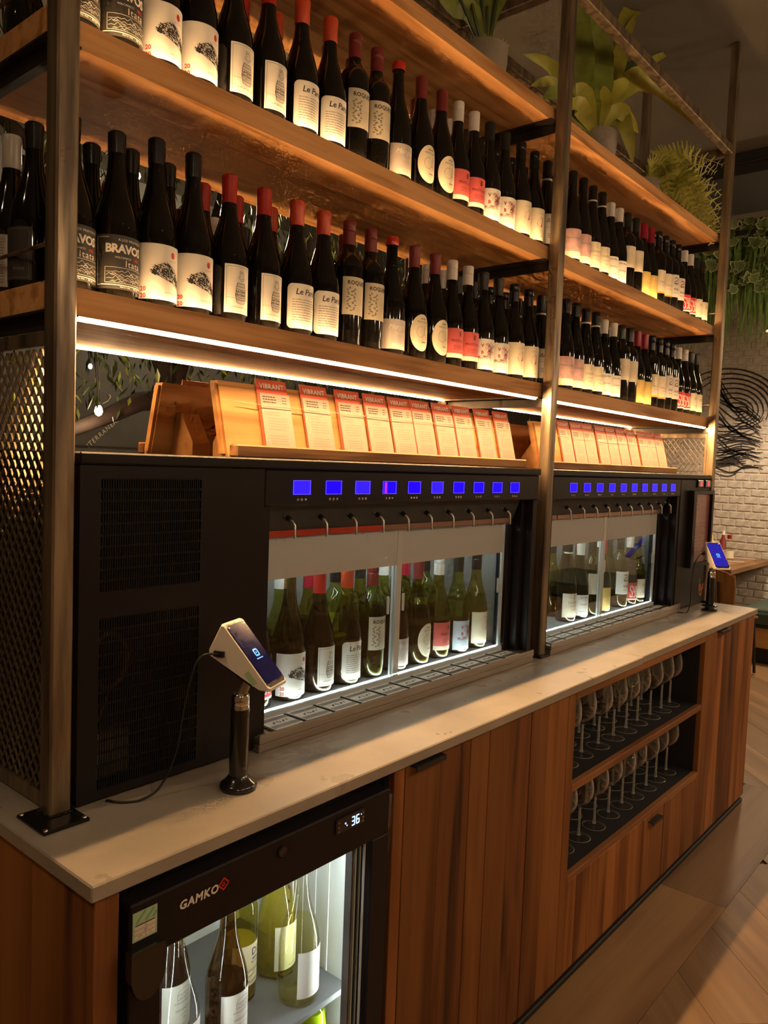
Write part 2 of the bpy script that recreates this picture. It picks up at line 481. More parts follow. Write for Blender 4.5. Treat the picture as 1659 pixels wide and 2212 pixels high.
em('digit_red', (1.0, .03, .05), 2.5)
em('digit_blue', (.25, .5, 1.0), 5.0)
em('reader_dark', (.010, .008, .045), .6)
em('reader_blue', (.03, .022, .42), .9)
em('reader_logo', (.12, .42, 1.0), 1.6)
em('bulb', (1.0, .72, .38), 30.0)
em('bulb_small', (1.0, .92, .78), 14.0)
em('globe_glow', (1.0, .68, .40), GLOBE_W/.0987)   # a globe of 5 cm radius
em('pendant_glow', (1.0, .80, .58), 10.0)

for n_ in ('reader_dark', 'reader_blue', 'display_blue', 'display_blue_light'):
    q_ = MATS[n_].node_tree.nodes['Principled BSDF']; q_.inputs['Roughness'].default_value = .12; q_.inputs['Specular IOR Level'].default_value = .12

# ------------------------------------------------------------------ the room
XW = 7.5; ZC = 3.54
def struct(name, mb, mat, smooth=None):
    o = mb.build(name, mat, None, smooth); o['kind'] = 'structure'; return o
fl = struct('floor', MB().box(-4, XW+.2, -5, 4.2, -.10, -.010), 'floor_wood')
struct('ceiling', MB().box(-4, XW+.2, -5, 4.2, ZC, ZC+.1), 'ceiling_grey')
wr = struct('wall_right', MB().box(XW+.002, XW+.2, -5, 4.2, -.05, ZC), 'mortar')
struct('wall_left', MB().box(-4.2, -4, -5, 4.2, -.05, ZC), 'wall_cream')
struct('wall_front', MB().box(-4, XW+.2, -5.2, -5, -.05, ZC), 'wall_cream')
wb = struct('wall_back', MB().box(-4, XW+.2, 3.4, 3.6, -.05, ZC), 'wall_dark')

# floorboards: a border laid along the counter, then boards at 45 degrees both ways
def clip(poly, a, b, c):          # keep a*x + b*y <= c
    out = []
    for i in range(len(poly)):
        p, q = poly[i], poly[(i+1) % len(poly)]
        dp, dq = a*p[0]+b*p[1]-c, a*q[0]+b*q[1]-c
        if dp <= 0: out.append(p)
        if dp*dq < 0:
            t = dp/(dp-dq); out.append((p[0]+(q[0]-p[0])*t, p[1]+(q[1]-p[1])*t))
    return out
def board(poly, ang):
    """one floorboard; its grain follows its own length"""
    cx = sum(p[0] for p in poly)/len(poly); cy = sum(p[1] for p in poly)/len(poly)
    ca, sa = math.cos(-ang), math.sin(-ang)
    q = [((p[0]-cx)*ca-(p[1]-cy)*sa, (p[0]-cx)*sa+(p[1]-cy)*ca) for p in poly]
    q = [(x-.0007*(1 if x > 0 else -1), y-.0007*(1 if y > 0 else -1)) for x, y in q]
    o = MB().prism(q, -.0098, 0, 'xy').build('floorboard', 'floor_wood', fl)
    o.location = (cx, cy, 0); o.rotation_euler = (0, 0, ang)
WF = .2245
YB = -.22
xs = [-.9, .15, 1.22, 2.315, 3.57]
for p_, q_ in zip(xs, xs[1:]):
    board([(p_, YB), (q_, YB), (q_, YB+.285), (p_, YB+.285)], 0)
c45 = math.sqrt(.5)
def diag(s, t_):                  # s along the board, t_ across; the corner of one board is set on the border line
    return (2.158+c45*(s+t_), YB+c45*(s-t_))
rf = random.Random(8)
for k in range(-24, 40):
    s = -7.0+rf.random()*1.4
    while s < 9:
        ln = 1.25+.55*rf.random()
        P = [diag(s, k*WF), diag(s, (k+1)*WF), diag(s+ln, (k+1)*WF), diag(s+ln, k*WF)]
        s += ln
        cx = sum(p[0] for p in P)/4; cy = sum(p[1] for p in P)/4
        if not (.2 < cx < 7.9 and -2.2 < cy < 2.4): continue
        P = clip(P, 1, 0, XW)
        pieces = [clip(P, 0, 1, YB), clip(clip(P, 0, -1, -YB), -1, 0, -3.57)]
        for q in pieces:
            if len(q) < 3: continue
            area = abs(sum(q[i][0]*q[(i+1) % len(q)][1]-q[(i+1) % len(q)][0]*q[i][1] for i in range(len(q))))/2
            if area > .003: board(q, pi/4)

# painted brick wall at the far right
BL, BH = .140, .0745
rb = random.Random(5)
bvar = []
for i in range(5):
    m = MB(); n = 5
    top = [(-BL/2+.005+(BL-.010)*j/n, BH/2-.004-rb.random()*.007) for j in range(n+1)]
    bot = [(-BL/2+.005+(BL-.010)*j/n, -BH/2+.004+rb.random()*.004) for j in range(n+1)]
    ring = bot+top[::-1]
    front = [(a*.93, b*.86) for a, b in ring]
    N = len(ring)
    m.add([(0, a, b) for a, b in ring]+[(-.007-rb.random()*.003, a, b) for a, b in front],
          [(j, (j+1) % N, N+(j+1) % N, N+j) for j in range(N)]+[tuple(range(N, 2*N))])
    bvar.append(m.mesh('brick', 'brick_paint'))
rest = MB()
for row in range(0, 47):
    for j in range(-20, 32):
        y = (j+(.5 if row % 2 else 0))*BL+.02*math.sin(row*7.0); z = (row+.5)*BH
        if .70 < y < 1.66 and .35 < z < 3.1:
            o = bpy.data.objects.new('brick', rb.choice(bvar)); COL.objects.link(o); o.parent = wr
            o.location = (XW+.001, y, z); o.rotation_euler = (rb.choice((0, pi)), 0, 0)
        elif -1.6 < y < 3.4:
            rest.box(XW-.008, XW+.002, y-BL/2+.006, y+BL/2-.006, z-BH/2+.005, z+BH/2-.007)
tag(rest.build('brickwork', 'brick_paint', wr), kind='stuff')

# line drawing painted on the bricks
def stroke(mb, pts, wmax):
    """brush stroke: tapered ribbon with a little thickness, on the wall"""
    P = [onx(u, v, XW-.0125) for u, v in pts]
    # smooth through the points
    S = []
    for i in range(len(P)-1):
        p0, p1, p2, p3 = P[max(i-1, 0)], P[i], P[i+1], P[min(i+2, len(P)-1)]
        for k in range(5):
            t = k/5; S.append(.5*((2*p1)+(p2-p0)*t+(2*p0-5*p1+4*p2-p3)*t*t+(3*p1-p0-3*p2+p3)*t**3))
    S.append(P[-1]); n = len(S); vs = []; fs = []
    for i, p in enumerate(S):
        d = S[min(i+1, n-1)]-S[max(i-1, 0)]; L = math.hypot(d.y, d.z) or 1
        nx, nz = -d.z/L, d.y/L; wd = wmax*(.25+.75*math.sin(pi*(i+.4)/(n+.2)))/2
        vs += [(XW-.0125, p.y-nx*wd, p.z-nz*wd), (XW-.0125, p.y+nx*wd, p.z+nz*wd), (XW-.0105, p.y+nx*wd, p.z+nz*wd), (XW-.0105, p.y-nx*wd, p.z-nz*wd)]
    for i in range(n-1):
        a = i*4; b = a+4
        fs += [(a, b, b+1, a+1), (a+1, b+1, b+2, a+2), (a+3, a, b, b+3)]
    mb.add(vs, fs)
mural = thing('wall_drawing', tuple(onx(1600, 900, XW)), 'black brush line drawing swirling across the white brick wall', 'drawing')
rm = random.Random(3)
sw = MB()
for i in range(8):                 # the round of the upper swirl
    rx, ry = 26+13*i, 16+10.5*i
    a0, a1 = -150+rm.random()*20, 28-3*i+rm.random()*14
    sw_pts = [(1590-2*i+rx*math.cos(R(a0+(a1-a0)*t/7)), 886+ry*math.sin(R(a0+(a1-a0)*t/7))) for t in range(8)]
    stroke(sw, sw_pts, .013+.004*rm.random())
for i in range(7):
    rx, ry = 12+8*i, 7+6*i
    sw_pts = [(1592+rx*math.cos(R(10+rm.random()*10+16*t)), 884+ry*math.sin(R(20+16*t))) for t in range(6)]
    stroke(sw, sw_pts, .010)
sw.build('swirl', 'mural_ink', mural)
sw = MB()
for i in range(24):                # long flowing lines sweeping to the right
    y0 = 800+i*9+rm.random()*5; y1 = 900+i*5+rm.random()*10
    sw_pts = [(1528+rm.random()*8, y0), (1552, y0+8+rm.random()*6), (1580, .5*(y0+y1)+14*math.sin(i*.9)), (1610, .35*y0+.65*y1+8*math.sin(i*1.3)), (1640+rm.random()*10, y1+rm.random()*6-8)]
    stroke(sw, sw_pts, .009+.006*rm.random())
for i in range(12):
    y0 = 935+i*5; sw_pts = [(1545+6*rm.random(), y0+4), (1570, y0-3+rm.random()*6), (1600, y0-10+8*rm.random()), (1625+rm.random()*14, y0-14+22*rm.random())]
    stroke(sw, sw_pts, .008+.005*rm.random())
for i in range(6):
    y0 = 985+i*3.4; stroke(sw, [(1530, y0+12-i*.3), (1560, y0+6), (1590, y0-1), (1612, y0-9+i*1.5)], .011)
sw.build('flowing_lines', 'mural_ink', mural)

# black beam across the ceiling with a thin rail
t = thing('ceiling_beam', (4.9, 0, 3.40), 'black beam running across the ceiling behind the shelving', 'beam')
boxo('beam', 'beam_black', t, 4.62, 5.40, -3.0, 3.39, 3.40, ZC, .004)
boxo('rail', 'steel_dark', t, 4.60, 4.62, -3.0, 3.39, 3.46, 3.475, .002)
# ------------------------------------------------------------------ the island: counter, cabinets, plinth
H, TH, L, DP = .921, .026, 3.355, .935
XS = 1.985                         # joint between the two slabs
def slab(name, x0, x1, dy, label):
    o = MB().cbox(x0, x1, dy, DP, H-TH, H, .0025).build(name, 'concrete'); return tag(o, label, 'worktop')
slab('counter_slab', 0, XS-.001, 0, 'long grey concrete worktop slab with the steel post plate at its corner')
slab('counter_slab', XS+.001, L, .004, 'grey concrete worktop slab above the wine glass shelves')

CZ0, CZ1 = .034, H-TH-.001         # cabinet bottom and top
YF = .012                          # front face of the planks
def planks(parent, edges, z0, z1, y0=YF, th=.02, mats=None, proud=None):
    for i, (a, b) in enumerate(zip(edges, edges[1:])):
        dy = (proud[i] if proud else random.choice((0, .0008, -.0006, .0012)))
        boxo('plank', (mats[i] if mats else 'plank_wood'), parent, a+.0006, b-.0006, y0+dy, y0+th, z0, z1, .0012)
pw, pd = 'plank_wood', 'plank_wood_dark'
# end panel on the left: boards across the depth of the island
t = thing('end_panel', (.02, .45, CZ0), 'brown board end panel at the left end of the counter', 'panel')
ye = [.012, .10, .205, .33, .46, .58, .70, .80, .925]
for i, (a, b) in enumerate(zip(ye, ye[1:])):
    boxo('plank', pd if i in (0, ) else 'side_wood', t, .012+(i % 3)*.0008, .052, a+.0006, b-.0006, CZ0, CZ1, .0012)
# door beside the cooler
t = thing('cupboard', (1.1, .03, CZ0), 'tall plank cupboard between the bottle cooler and the glass shelves', 'cupboard')
boxo('carcass', 'niche_dark', t, .692, 1.512, .034, .92, CZ0, CZ1, .001)
ed = [.692, .728, .857, .978, 1.061, 1.159, 1.268, 1.361, 1.479, 1.524]
planks(t, ed[:2], CZ0, CZ1, mats=[pw])
d = boxo('door_backing', 'niche_dark', t, .730, 1.36, .028, .034, CZ0, CZ1, 0)
planks(t, ed[1:], CZ0, CZ1, mats=[pw, pd, pw, pw, pd, pw, pw, pw], proud=[0, .001, 0, -.0008, .0015, 0, .0006, 0])
def pull(parent, x0, x1, z, y=YF):
    m = MB(); m.box(x0, x1, y-.020, y+.004, z-.003, z); m.box(x0, x1, y-.020, y-.017, z-.011, z-.003)
    m.build('handle', 'black_matte', parent)
pull(t, .742, .850, .8905)
# open shelves for the glasses
NX0, NX1 = 1.526, 2.650
t = thing('glass_cabinet', (2.09, .03, CZ0), 'open cabinet with two dark shelves full of wine glasses', 'cabinet')
boxo('backing', 'niche_dark', t, NX0, NX1, .40, .42, .30, CZ1, 0)
boxo('side', 'niche_dark', t, NX0, NX0+.004, .03, .40, .30, CZ1, 0)
boxo('side', 'niche_dark', t, NX1-.004, NX1, .03, .40, .30, CZ1, 0)
boxo('top', 'niche_dark', t, NX0, NX1, .03, .40, .884, CZ1, 0)
boxo('top_rail', 'edge_wood', t, NX0, NX1, YF, .03, .868, CZ1, .0012)
boxo('shelf', 'niche_dark', t, NX0+.004, NX1-.004, .0325, .40, .592, .6125, 0)
boxo('shelf', 'niche_dark', t, NX0+.004, NX1-.004, .0325, .40, .314, .3345, 0)
boxo('shelf_edge', 'edge_wood', t, NX0, NX1, YF, .032, .590, .6125, .0012)
boxo('shelf_edge', 'edge_wood', t, NX0, NX1, YF, .032, .316, .3345, .0012)
boxo('carcass', 'niche_dark', t, NX0, NX1, .034, .92, CZ0, .312, 0)
lw = [1.526, 1.591, 1.679, 1.804, 1.878, 1.982, 2.104, 2.17, 2.298, 2.364, 2.501, 2.65]
planks(t, lw, CZ0, .315, mats=['plank_wood']*11)
pull(t, 2.145, 2.235, .296)
# right hand cupboard
t = thing('cupboard', (3.0, .03, CZ0), 'narrow plank cupboard at the far right end of the counter', 'cupboard')
boxo('carcass', 'niche_dark', t, 2.652, 3.32, .034, .92, CZ0, CZ1, .001)
planks(t, [2.652, 2.79, 2.895, 2.993, 3.10, 3.205, 3.338], CZ0, CZ1, mats=[pw, pw, pw, pd, pw, pw])
pull(t, 2.80, 2.91, .8905)
for a, b in ((.034, .22), (.22, .40), (.40, .58), (.58, .75), (.75, .92)):
    boxo('end_plank', 'plank_wood', t, 3.318, 3.338, a+.0006, b-.0006, CZ0, CZ1, .0012)
# plinth
o = tag(MB().box(.06, 3.31, .026, .90, .0005, CZ0-.001).build('plinth', 'plinth_black'), 'black recessed plinth under the counter', 'plinth')
o2 = MB().cbox(.04, 3.325, .010, .0255, .0005, .020, .003).build('skirting', 'plinth_black', o)

# ------------------------------------------------------------------ steel frame
PW = .038
PX = [.055, 1.695, 3.305]
YPF, YPB = .232, .650
ZR = 3.07
fr = thing('shelving_frame', (1.7, .45, H), 'tall raw steel box-section frame standing on the counter', 'frame')
for x in PX:
    for y in (YPF, YPB):
        lo = H+.006
        MB().cbox(x, x+PW, y, y+PW, lo, ZC-.001 if x != PX[0] else ZC-.001, .0035).build('post', 'steel', fr)
        bp_ = MB()
        if y == YPF and x == PX[0]: bp_.cbox(x-.032, x+PW+.010, y-.044, y+PW+.012, H+.0002, H+.0065, .0015)
        else: bp_.cbox(x-.010, x+PW+.010, y-.012, y+PW+.012, H+.0002, H+.0065, .0015)
        pl = bp_.build('base_plate', 'weld_black', fr)
        wl = MB(); rr = random.Random(int(x*100+y*10))
        for i in range(40):        # weld bead round the foot
            s = i/40*4; k = int(s); f = s-k
            cx, cy = [(x+PW*f, y), (x+PW, y+PW*f), (x+PW-PW*f, y+PW), (x, y+PW-PW*f)][k]
            wl.lathe([(0, 0), (.0035, .001), (.003, .003), (0, .004+.001*rr.random())], 6, (cx, cy, H+.006))
        wl.build('weld', 'weld_black', pl, 50)
        if y == YPF and x == PX[0]:
            for bx, by in ((x+PW+.004, y-.036), (x+PW+.004, y+PW+.006), (x-.026, y-.038), (x-.026, y+PW+.006)):
                MB().lathe([(0, 0), (.0045, 0), (.0035, .002), (0, .0028)], 10, (bx, by, H+.0063)).build('bolt', 'steel_bright', pl, 40)
for y in (YPF, YPB):
    for a, b in ((0, 1), (1, 2)):
        MB().cbox(PX[a]+PW, PX[b], y, y+PW, ZR-PW, ZR, .003).build('rail', 'steel', fr)
for x in PX:
    MB().cbox(x, x+PW, YPF+PW, YPB, ZR-PW, ZR, .003).build('rail', 'steel', fr)
ZS = [(1.765, 1.8115), (2.2005, 2.2455), (2.632, 2.672)]
YS0, YS1 = .2785, .655
for x in PX:
    for zb, zt in ZS:              # flat arms under the shelf ends
        m = MB(); a, b = (x, x+PW+.022) if x == PX[0] else (x-.024, x+PW) if x == PX[2] else (x-.026, x+PW+.026)
        m.box(a, b, YPF+PW, YPB, zb-.0045, zb-.0005); m.box(x+PW/2-.003, x+PW/2+.003, YPF+PW, YPB, zb-.030, zb-.0045)
        m.build('bracket', 'steel_dark', fr)
# end rods beside the bottles
for zt in (ZS[0][1], ZS[1][1]):
    for x in (PX[0]+.012, PX[2]+.026):
        MB().tube([(x, YPF+PW, zt+.062), (x, YPB, zt+.062)], .0035, 8).build('end_rod', 'steel', fr)
# expanded metal at both ends
def expanded(x, y0, y1, z0, z1, parent):
    m = MB(); cw, ch = .0124, .0315
    ncol = int((y1-y0)/cw); nrow = int((z1-z0)/(ch/2))
    for c in range(ncol+1):
        pts = []
        for r_ in range(nrow+1):
            off = .0055 if r_ % 2 == 0 else -.0055
            if c % 2: off = -off
            yy = y0+c*cw+off; zz = z0+r_*ch/2
            pts.append((yy, zz))
        for k, ((ya, za), (yb, zb)) in enumerate(zip(pts, pts[1:])):
            s = .0011; d = .0018 if (k+c) % 2 else -.0022
            m.add([(x-d, ya-s, za), (x-d, ya+s, za), (x-d, yb+s, zb), (x-d, yb-s, zb), (x+d, ya-s, za), (x+d, ya+s, za), (x+d, yb+s, zb), (x+d, yb-s, zb)],
                  [(0, 1, 2, 3), (7, 6, 5, 4), (0, 3, 7, 4), (1, 5, 6, 2)])
    return tag(m.build('expanded_metal', 'mesh_metal', parent), kind='stuff')
for x, lab in ((PX[0]+.019, 'expanded metal mesh panel closing the near left end'), (PX[2]+.019, 'expanded metal mesh panel at the far right end')):
    t = thing('mesh_panel', (x, .46, H), lab, 'panel')
    z0, z1 = H+.003, ZS[0][0]-.032
    y0, y1 = YPF+PW+.001, YPB-.001
    for nm, q in (('frame_bar', (y0, y0+.012, z0, z1)), ('frame_bar', (y1-.012, y1, z0, z1)), ('frame_bar', (y0+.012, y1-.012, z0, z0+.026)), ('frame_bar', (y0+.012, y1-.012, z1-.022, z1))):
        boxo(nm, 'steel', t, x-.006, x+.006, q[0], q[1], q[2], q[3], .001)
    expanded(x, y0+.012, y1-.012, z0+.026, z1-.022, t)

# ------------------------------------------------------------------ shelves with their light strips
XSPL = 1.714
names = ['lowest', 'middle', 'top']
for k, (zb, zt) in enumerate(ZS):
    for side, (a, b) in (('left', (PX[0]+.004, XSPL-.001)), ('right', (XSPL+.001, PX[2]+PW-.004))):
        t = thing('shelf', ((a+b)/2, YS0, zb), '%s thick wooden shelf of the %s bay' % (names[k], side), 'shelf')
        yj = .40 if side == 'left' else .47
        g = .004 if k < 2 else 0       # groove for the light strip behind a thin lip
        def prof(y0_, y1_, s):          # s = 1: lip on the low-y side
            q = [(y0_, zb), (y1_, zb), (y1_, zt), (y0_, zt)]
            if g:
                q = [(y0_, zb), (y1_, zb), (y1_, zt), (y0_+.0125, zt), (y0_+.0125, zt-g), (y0_+.003, zt-g), (y0_+.003, zt), (y0_, zt)] if s == 1 else \
                    [(y0_, zb), (y1_, zb), (y1_, zt), (y1_-.003, zt), (y1_-.003, zt-g), (y1_-.0125, zt-g), (y1_-.0125, zt), (y0_, zt)]
            return q
        MB().prism(prof(YS0, yj-.0004, 1), a, b, 'yz').build('board', 'shelf_wood', t)
        MB().prism(prof(yj+.0004, YS1, 2), a, b, 'yz').build('board', 'shelf_wood', t)
        la, lb = a+.045, b-.03
        if k == 0:
            # angled strip under the front edge; added shield behind keeps light off the cards
            ya, yb_, za = YS0+.0005, YS0+.0085, zb-.0002
            pr_ = MB().prism([(yb_, za), (yb_, za-.0080), (yb_-.0008, za-.0080), (yb_-.0008, za-.0008), (ya, za-.0008), (ya, za)], la, lb, 'yz').build('added_led_shield', 'added_led_shield', t)
            MB().add([(la, ya+.0003, za-.0012), (lb, ya+.0003, za-.0012), (lb, yb_-.0012, za-.0078), (la, yb_-.0012, za-.0078)], [(0, 1, 2, 3)]).build('led_strip', 'led_warm_down', pr_)
            boxo('led_strip', 'led_warm_back', t, la, lb, YS1-.010, YS1-.001, zb-.0045, zb-.0002, 0)
        if k < 2:
            for q0, q1 in ((YS0+.0035, YS0+.0120), (YS1-.0120, YS1-.0035)):
                boxo('led_strip', 'led_warm_up', t, la, lb, q0, q1, zt-g+.0002, zt-.0012, 0)
# ------------------------------------------------------------------ wine dispensers
ZM = 1.536
def capsule_plate(mb, cx, cz, hw, hh, y0, y1, n=8):
    pts = [(cx+hw*math.cos(R(a)), cz+hh-hw+hw*math.sin(R(a))) for a in [180*i/n for i in range(n+1)]]
    pts += [(cx+hw*math.cos(R(a)), cz-hh+hw+hw*math.sin(R(a))) for a in [180+180*i/n for i in range(n+1)]]
    mb.prism(pts, y0, y1, 'xz')
def dispenser(x0, x1, hx0, hx1, wx0, wx1, tx0, tx1, dx, dp, sx, label, red):
    """x0..x1 body, hx header, wx window, tx drip tray, dx/dp first display and pitch, sx first spout"""
    y0, y1 = .240, .655
    t = thing('wine_dispenser', ((x0+x1)/2, y0, H), label, 'dispenser', 'wine dispensers on the counter')
    boxo('top_cap', 'machine_black', t, x0-.002, x1+.002, y0-.004, y1, ZM-.021, ZM, .003)
    boxo('side_panel', 'machine_black', t, x0, x0+.006, y0+.004, y1-.01, H+.006, ZM-.022, .001)
    boxo('side_panel', 'machine_black', t, x1-.006, x1, y0+.004, y1-.01, H+.006, ZM-.022, .001)
    boxo('back_panel', 'machine_black', t, x0+.006, x1-.006, y1-.012, y1-.002, H+.006, ZM-.022, 0)
    boxo('underside', 'rubber', t, x0+.02, x1-.02, y0+.03, y1-.03, H+.0002, H+.0058, 0)
    # header with the displays
    boxo('header_panel', 'machine_black', t, hx0, hx1, y0, y0+.058, 1.437, ZM-.0225, .003)
    for i in range(10):
        x = dx+dp*i
        w_, h_ = .0265, .0155
        dsp = boxo('display', 'display_blue_light' if i in (0, 2, 5) and red else 'display_blue', t, x-w_, x+w_, y0-.0012, y0+.001, 1.4605, 1.4605+2*h_, 0)
        m = MB(); e = .0011
        m.box(x-w_, x+w_, y0-.0017, y0-.0012, 1.4605, 1.4605+e); m.box(x-w_, x+w_, y0-.0017, y0-.0012, 1.4605+2*h_-e, 1.4605+2*h_)
        m.box(x-w_, x-w_+e, y0-.0017, y0-.0012, 1.4605, 1.4605+2*h_); m.box(x+w_-3*e, x+w_-2*e, y0-.0017, y0-.0012, 1.4605, 1.4605+2*h_)
        m.build('screen_border', 'display_edge', dsp)
        if red and i == 3:
            MB().box(x-w_*.75, x-w_*.4, y0-.0016, y0-.0012, 1.462, 1.489).build('screen_streak', 'display_pink', dsp)
        for k in (-1, 0, 1):
            MB().lathe([(0, -.0018), (.0030, -.0014), (.0036, -.0004), (.0036, .001)], 12, (x+k*.0115, y0, 1.4495), 'y').build('button', 'steel_bright', dsp, 60)
    # slanted panel the spouts come out of
    MB().prism([(y0+.030, 1.4365), (y0+.058, 1.4365), (y0+.073, 1.3775), (y0+.0532, 1.3775)], wx0-.012, wx1+.02, 'yz').build('slanted_panel', 'recess_black', t)
    for i in range(10):
        x = sx+dp*i*1.012
        sp = MB().tube([(x-.010, y0+.046, 1.4135), (x-.006, y0+.030, 1.4065), (x-.001, y0+.021, 1.400), (x+.001, y0+.017, 1.392), (x+.0012, y0+.016, 1.363)], .0030, 8).build('spout', 'brushed', t, 60)
        MB().lathe([(0, 0), (.0062, 0), (.0062, .012), (0, .012)], 10, (0, 0, 0)).xf(Matrix.Translation((x-.005, y0+.029, 1.406)) @ Matrix.Rotation(R(118), 4, 'X') @ Matrix.Translation((0, 0, -.006))).build('collar', 'rubber', sp, 40)
    # strip above the glass, in segments
    nseg = 10; sw_ = (wx1-wx0)/nseg
    for i in range(nseg):
        boxo('number_strip', 'red_strip' if red and i < 4 else 'copper_strip', t, wx0+i*sw_+.003, wx0+(i+1)*sw_-.003, y0+.049, y0+.058, 1.364, 1.3785, .0006)
    boxo('strip_rail', 'machine_inner', t, wx0-.006, wx1+.006, y0+.0585, y0+.0610, 1.3625, 1.388, 0)
    # inside: floor, liner, lights
    fz = .9645
    zi1 = 1.383; yb = .520
    boxo('inner_floor', 'inner_grey', t, wx0-.01, wx1+.05, y0+.076, yb, fz-.012, fz, .001)
    boxo('inner_back', 'liner', t, wx0-.01, wx1+.05, yb, yb+.004, fz, zi1, 0)
    boxo('inner_side', 'liner', t, wx0-.014, wx0-.010, y0+.074, yb, fz, zi1, 0)
    boxo('inner_side', 'liner', t, wx1+.050, wx1+.054, y0+.074, yb, fz, zi1, 0)
    boxo('inner_top', 'machine_inner', t, wx0-.01, wx1+.05, y0+.074, yb, zi1, zi1+.004, 0)
    boxo('light_bar', 'led_cool', t, wx0+.01, wx1-.01, y0+.085, y0+.091, zi1-.008, zi1-.0002, 0)
    boxo('light_bar', 'led_cool', t, wx0+.01, wx1-.01, y0+.190, y0+.202, zi1-.006, zi1-.0002, 0)  # extra rear bar added to throw light onto the counter
    boxo('light_bar', 'led_cool', t, wx0, wx1-.004, y0+.078, y0+.083, fz+.0002, fz+.0036, 0)
    boxo('glass_channel', 'pane_edge', t, wx0-.004, wx1, y0+.0605, y0+.0755, fz-.010, fz+.004, .001)
    # sliding panes
    mid = (wx0+wx1)/2+(-.022 if red else -.01)
    zt = 1.363
    for i, (a, b, yy) in enumerate(((wx0, mid+.012, y0+.062), (mid-.014, wx1, y0+.069))):
        p = boxo('glass_door', 'pane', t, a, b, yy, yy+.004, fz+.005, zt, 0)
        boxo('frosted_band', 'pane_frost', p, a+.001, b-.001, yy-.0006, yy-.0001, 1.268, zt, 0)
        ex = b if i == 1 else b
        boxo('edge_strip', 'pane_edge', p, ex-(.022 if i == 0 else .012), ex, yy-.002, yy+.006, fz+.005, zt, .001)
        if i == 1: boxo('edge_strip', 'pane_edge', p, a, a+.010, yy-.002, yy+.006, fz+.005, zt, .001)
        m = MB(); capsule_plate(m, (b-.052) if i == 0 else (a+.045), 1.165, .0048, .024, yy-.0022, yy-.0005); m.build('finger_pull', 'pane_edge', p)
        if i == 1:
            m = MB(); capsule_plate(m, b-.030, 1.165, .0048, .024, yy-.0022, yy-.0005); m.build('finger_pull', 'pane_edge', p)
    # jamb to the right of the window
    xj = wx1+.006
    jb = [(xj, xj+(hx1-xj)*.34, y0+.058), (xj+(hx1-xj)*.36, xj+(hx1-xj)*.66, y0+.030), (xj+(hx1-xj)*.68, hx1, y0+.004)]
    for a, b, yy in jb: boxo('jamb', 'machine_black', t, a, b, yy, y0+.10, H+.006, 1.4365, .0015)
    boxo('jamb', 'machine_black', t, hx0, wx0-.014, y0+.004, y0+.10, H+.006, 1.4365, .0015)
    # drip tray
    boxo('tray_body', 'tray_metal', t, tx0, tx1, .222, .2995, H+.0185, .9525, .0015)
    boxo('tray_base', 'tray_metal', t, tx0, tx1, .2235, .2995, H+.0005, H+.017, .0015)
    boxo('tray_lip', 'tray_metal', t, tx0, tx1, .222, .2265, .9528, .9595, .001)
    ng = 11; gw = (wx1-wx0-.004)/ng
    for i in range(ng):
        a = wx0+i*gw+.006; b = wx0+(i+1)*gw-.006
        g = boxo('drip_grate', 'grate_metal', t, a, b, .2285, .2975, .9535, .9585, .0006)
        m = MB(); ns = 17
        for k in range(ns):
            xx = a+.004+(b-a-.008)*k/(ns-1)
            m.box(xx-.0009, xx+.0009, .234, .250, .9586, .9589)
            m.box(xx-.0009, xx+.0009, .2765, .2925, .9586, .9589)
            if 2 < k < ns-3 and k % 3: m.box(xx-.0016, xx+.0016, .258+(k % 2)*.004, .264+(k % 2)*.004, .9586, .9589)
        tag(m.build('slot', 'rubber', g), kind='stuff')
        if i < ng-1: boxo('divider', 'rubber', t, b+.0035, b+.0085, .229, .2975, .9535, .9595, .0006)
    return t

DL = dispenser(.105, 1.655, .511, 1.652, .545, 1.572, .500, 1.640, .616, .0987, .613, 'long black wine dispenser with a slotted vent panel, nearer the viewer', True)
DR = dispenser(1.738, 3.300, 1.745, 2.914, 1.772, 2.832, 1.755, 2.945, 1.890, .1031, 1.912, 'black wine dispenser with a red menu screen at its right end', False)

# vent panel on the near machine: slotted steel sheet over a dark hollow
t = DL; y0 = .240; vx0, vx1 = .1055, .509; vz0, vz1 = H+.007, ZM-.0225
GR = [(.144, .352, 1.294, 1.492, 10), (.144, .352, .944, 1.249, 14)]
m = MB()
xs0, xs1 = GR[0][0], GR[0][1]
m.box(vx0, xs0, y0, y0+.003, vz0, vz1); m.box(xs1, vx1, y0, y0+.003, vz0, vz1)
m.box(xs0, xs1, y0, y0+.003, GR[0][3], vz1); m.box(xs0, xs1, y0, y0+.003, GR[1][3], GR[0][2]); m.box(xs0, xs1, y0, y0+.003, vz0, GR[1][2])
fp = m.build('vent_panel', 'machine_black', t)
for gx0, gx1, gz0, gz1, nr in GR:
    m = MB(); rh = (gz1-gz0)/nr
    for i in range(nr+1):
        z = gz0+i*rh; m.box(gx0, gx1, y0+.0003, y0+.0027, z-.0022 if i else z, z+.0022 if i < nr else z)
    ncol = 44; cw = (gx1-gx0)/ncol
    for i in range(1, ncol):
        x = gx0+i*cw; m.box(x-.00095, x+.00095, y0+.0003, y0+.0027, gz0, gz1)
    tag(m.build('vent_grille', 'machine_black', fp), kind='stuff')
boxo('vent_back', 'vent_inside', t, vx0+.008, .505, .33, .335, vz0, vz1, 0)
boxo('vent_side', 'vent_inside', t, .500, .505, .246, .33, vz0, vz1, 0)
MB().tube([(.198+.038*math.cos(R(a)), .30, 1.155+.05*math.sin(R(a))) for a in range(-150, 160, 14)], .005, 8).build('copper_coil', 'cap_gold', t, 60)
MB().tube([(.150, .29, 1.02), (.17, .295, 1.04), (.19, .29, 1.09)], .003, 6).build('vent_cable', 'cap_gold', t)
